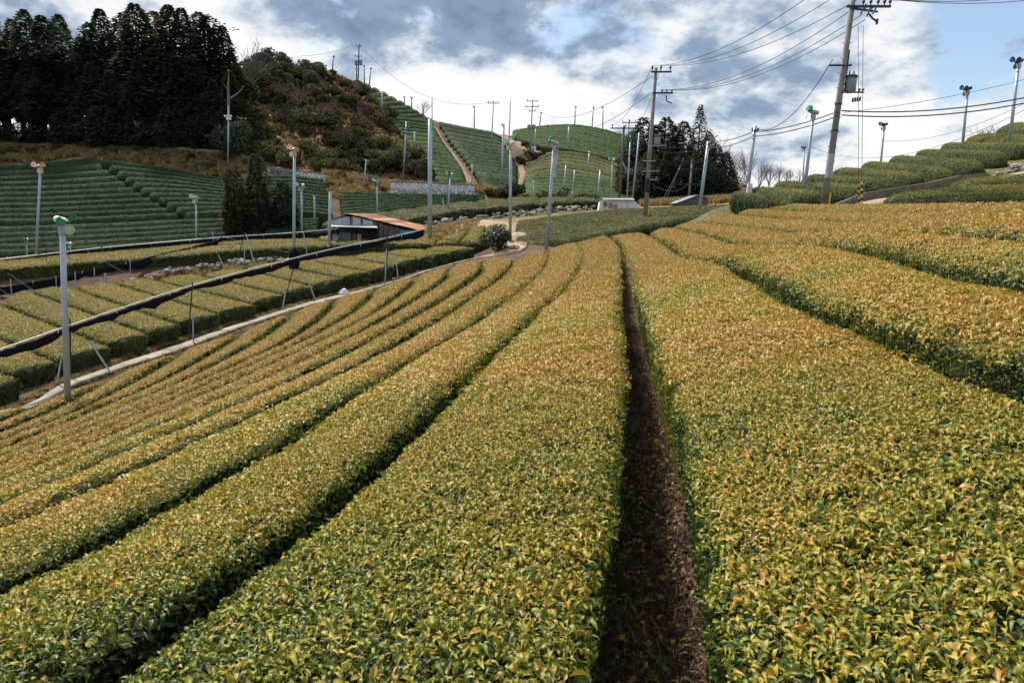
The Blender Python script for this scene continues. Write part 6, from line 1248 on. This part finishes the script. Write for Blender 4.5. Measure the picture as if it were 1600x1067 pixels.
cover('dry_grass', 'grass tufts along the earth road edge', (wl_([(1250, 321, 46.5), (1345, 316.5, 40.3), (1460, 296, 41), (1600, 266, 42.8)]), wl_([(1250, 320, 47), (1345, 314, 41.3), (1460, 293, 42), (1600, 263, 43.8)])), 350, 0.3, 9, 0.6)
# litter in the bare furrow
tw = MB(); rr = random.Random(2)
def twig_mesh(seed):
    rr = random.Random(seed); m = MB(); p = Vector((0, 0, 0)); d = Vector((1, rr.gauss(0, .2), rr.gauss(0.1, .2)))
    m.tube([p, p + d * 0.05, p + d * 0.09 + Vector((0, 0.02, -0.01))], [0.0022, 0.002, 0.001], 3); m.tube([p + d * 0.04, p + d * 0.06 + Vector((0, -0.025, 0.01))], [0.0016, 0.001], 3); return m.mesh('twig', M['twiglit'])
NG_LIT = inst_group('set_litter', [twig_mesh(1), twig_mesh(2), simple('dead_leaf', *leaf_geo(0.05, 0.022, 0.3, 0.6), M['twiglit'])])
def litter(lk, n, dmax, seed):
    rg = np.random.default_rng(seed); C = cat_rom(MAIN[lk], 0.2); C = C[(C[:, 1] > 0.8) & (C[:, 1] < dmax)]; w_ = 1 / (C[:, 1] + 1.0); k = rg.choice(len(C), n, p=w_ / w_.sum()); P = C[k] + np.stack([rg.normal(0, 0.17, n), rg.normal(0, 0.1, n), np.zeros(n)], 1)
    P[:, 2] = TGrid(P[:, 0], P[:, 1]) + 0.004 + rg.random(n) * 0.035; b = P.mean(0); pk_ = rg.choice(3, n, p=[.36, .36, .28])
    o = points_obj('leaf_litter', None, NG_LIT, P - b, np.stack([rg.normal(0, .4, n), rg.normal(0, .4, n), rg.random(n) * 6.28], 1), rg.uniform(0.5, 1.4, n), np.zeros(n), pk_); o.location = b; return setp(o, 'dead twigs and leaves strewn over the dark soil furrow' if lk == 'G' else 'dead twigs in the next furrow to the left', kind='stuff')
litter('G', 26000, 14, 1); litter('L13', 4000, 8, 2)
# a few tea leaves dropped in the furrow
C = cat_rom(MAIN['G'], 0.05); C = C[(C[:, 1] > 1.4) & (C[:, 1] < 7)]; rg = np.random.default_rng(4); n = 650; k = rg.choice(len(C), n); P = C[k] + np.stack([rg.normal(0, 0.12, n), rg.normal(0, 0.05, n), np.zeros(n)], 1); P[:, 2] = TGrid(P[:, 0], P[:, 1]) + 0.055; b = P.mean(0)
o = points_obj('fallen_leaves', None, NG_LEAF, P - b, np.stack([rg.normal(0, .5, n), rg.normal(0, .5, n), rg.random(n) * 6.28], 1), rg.uniform(.03, .06, n), rg.uniform(0.15, 0.95, n), rg.integers(0, 3, n)); o.location = b; setp(o, 'green tea leaves fallen on the soil furrow', kind='stuff')
# white litter bag on the path edge
m = MB(); q = on(538, 456, 42.6); m.box((0, 0, 0.12), (0.55, 0.35, 0.24), Matrix.Rotation(0.3, 3, 'Z')); m.tube([(-0.2, 0, 0.22), (0.0, 0.02, 0.33), (0.22, 0, 0.24)], [0.1, 0.13, 0.08], 7); o = m.build('sack', M['white_paint'], None, True, q); setp(o, 'small white sack lying beside the pale path', 'sack')
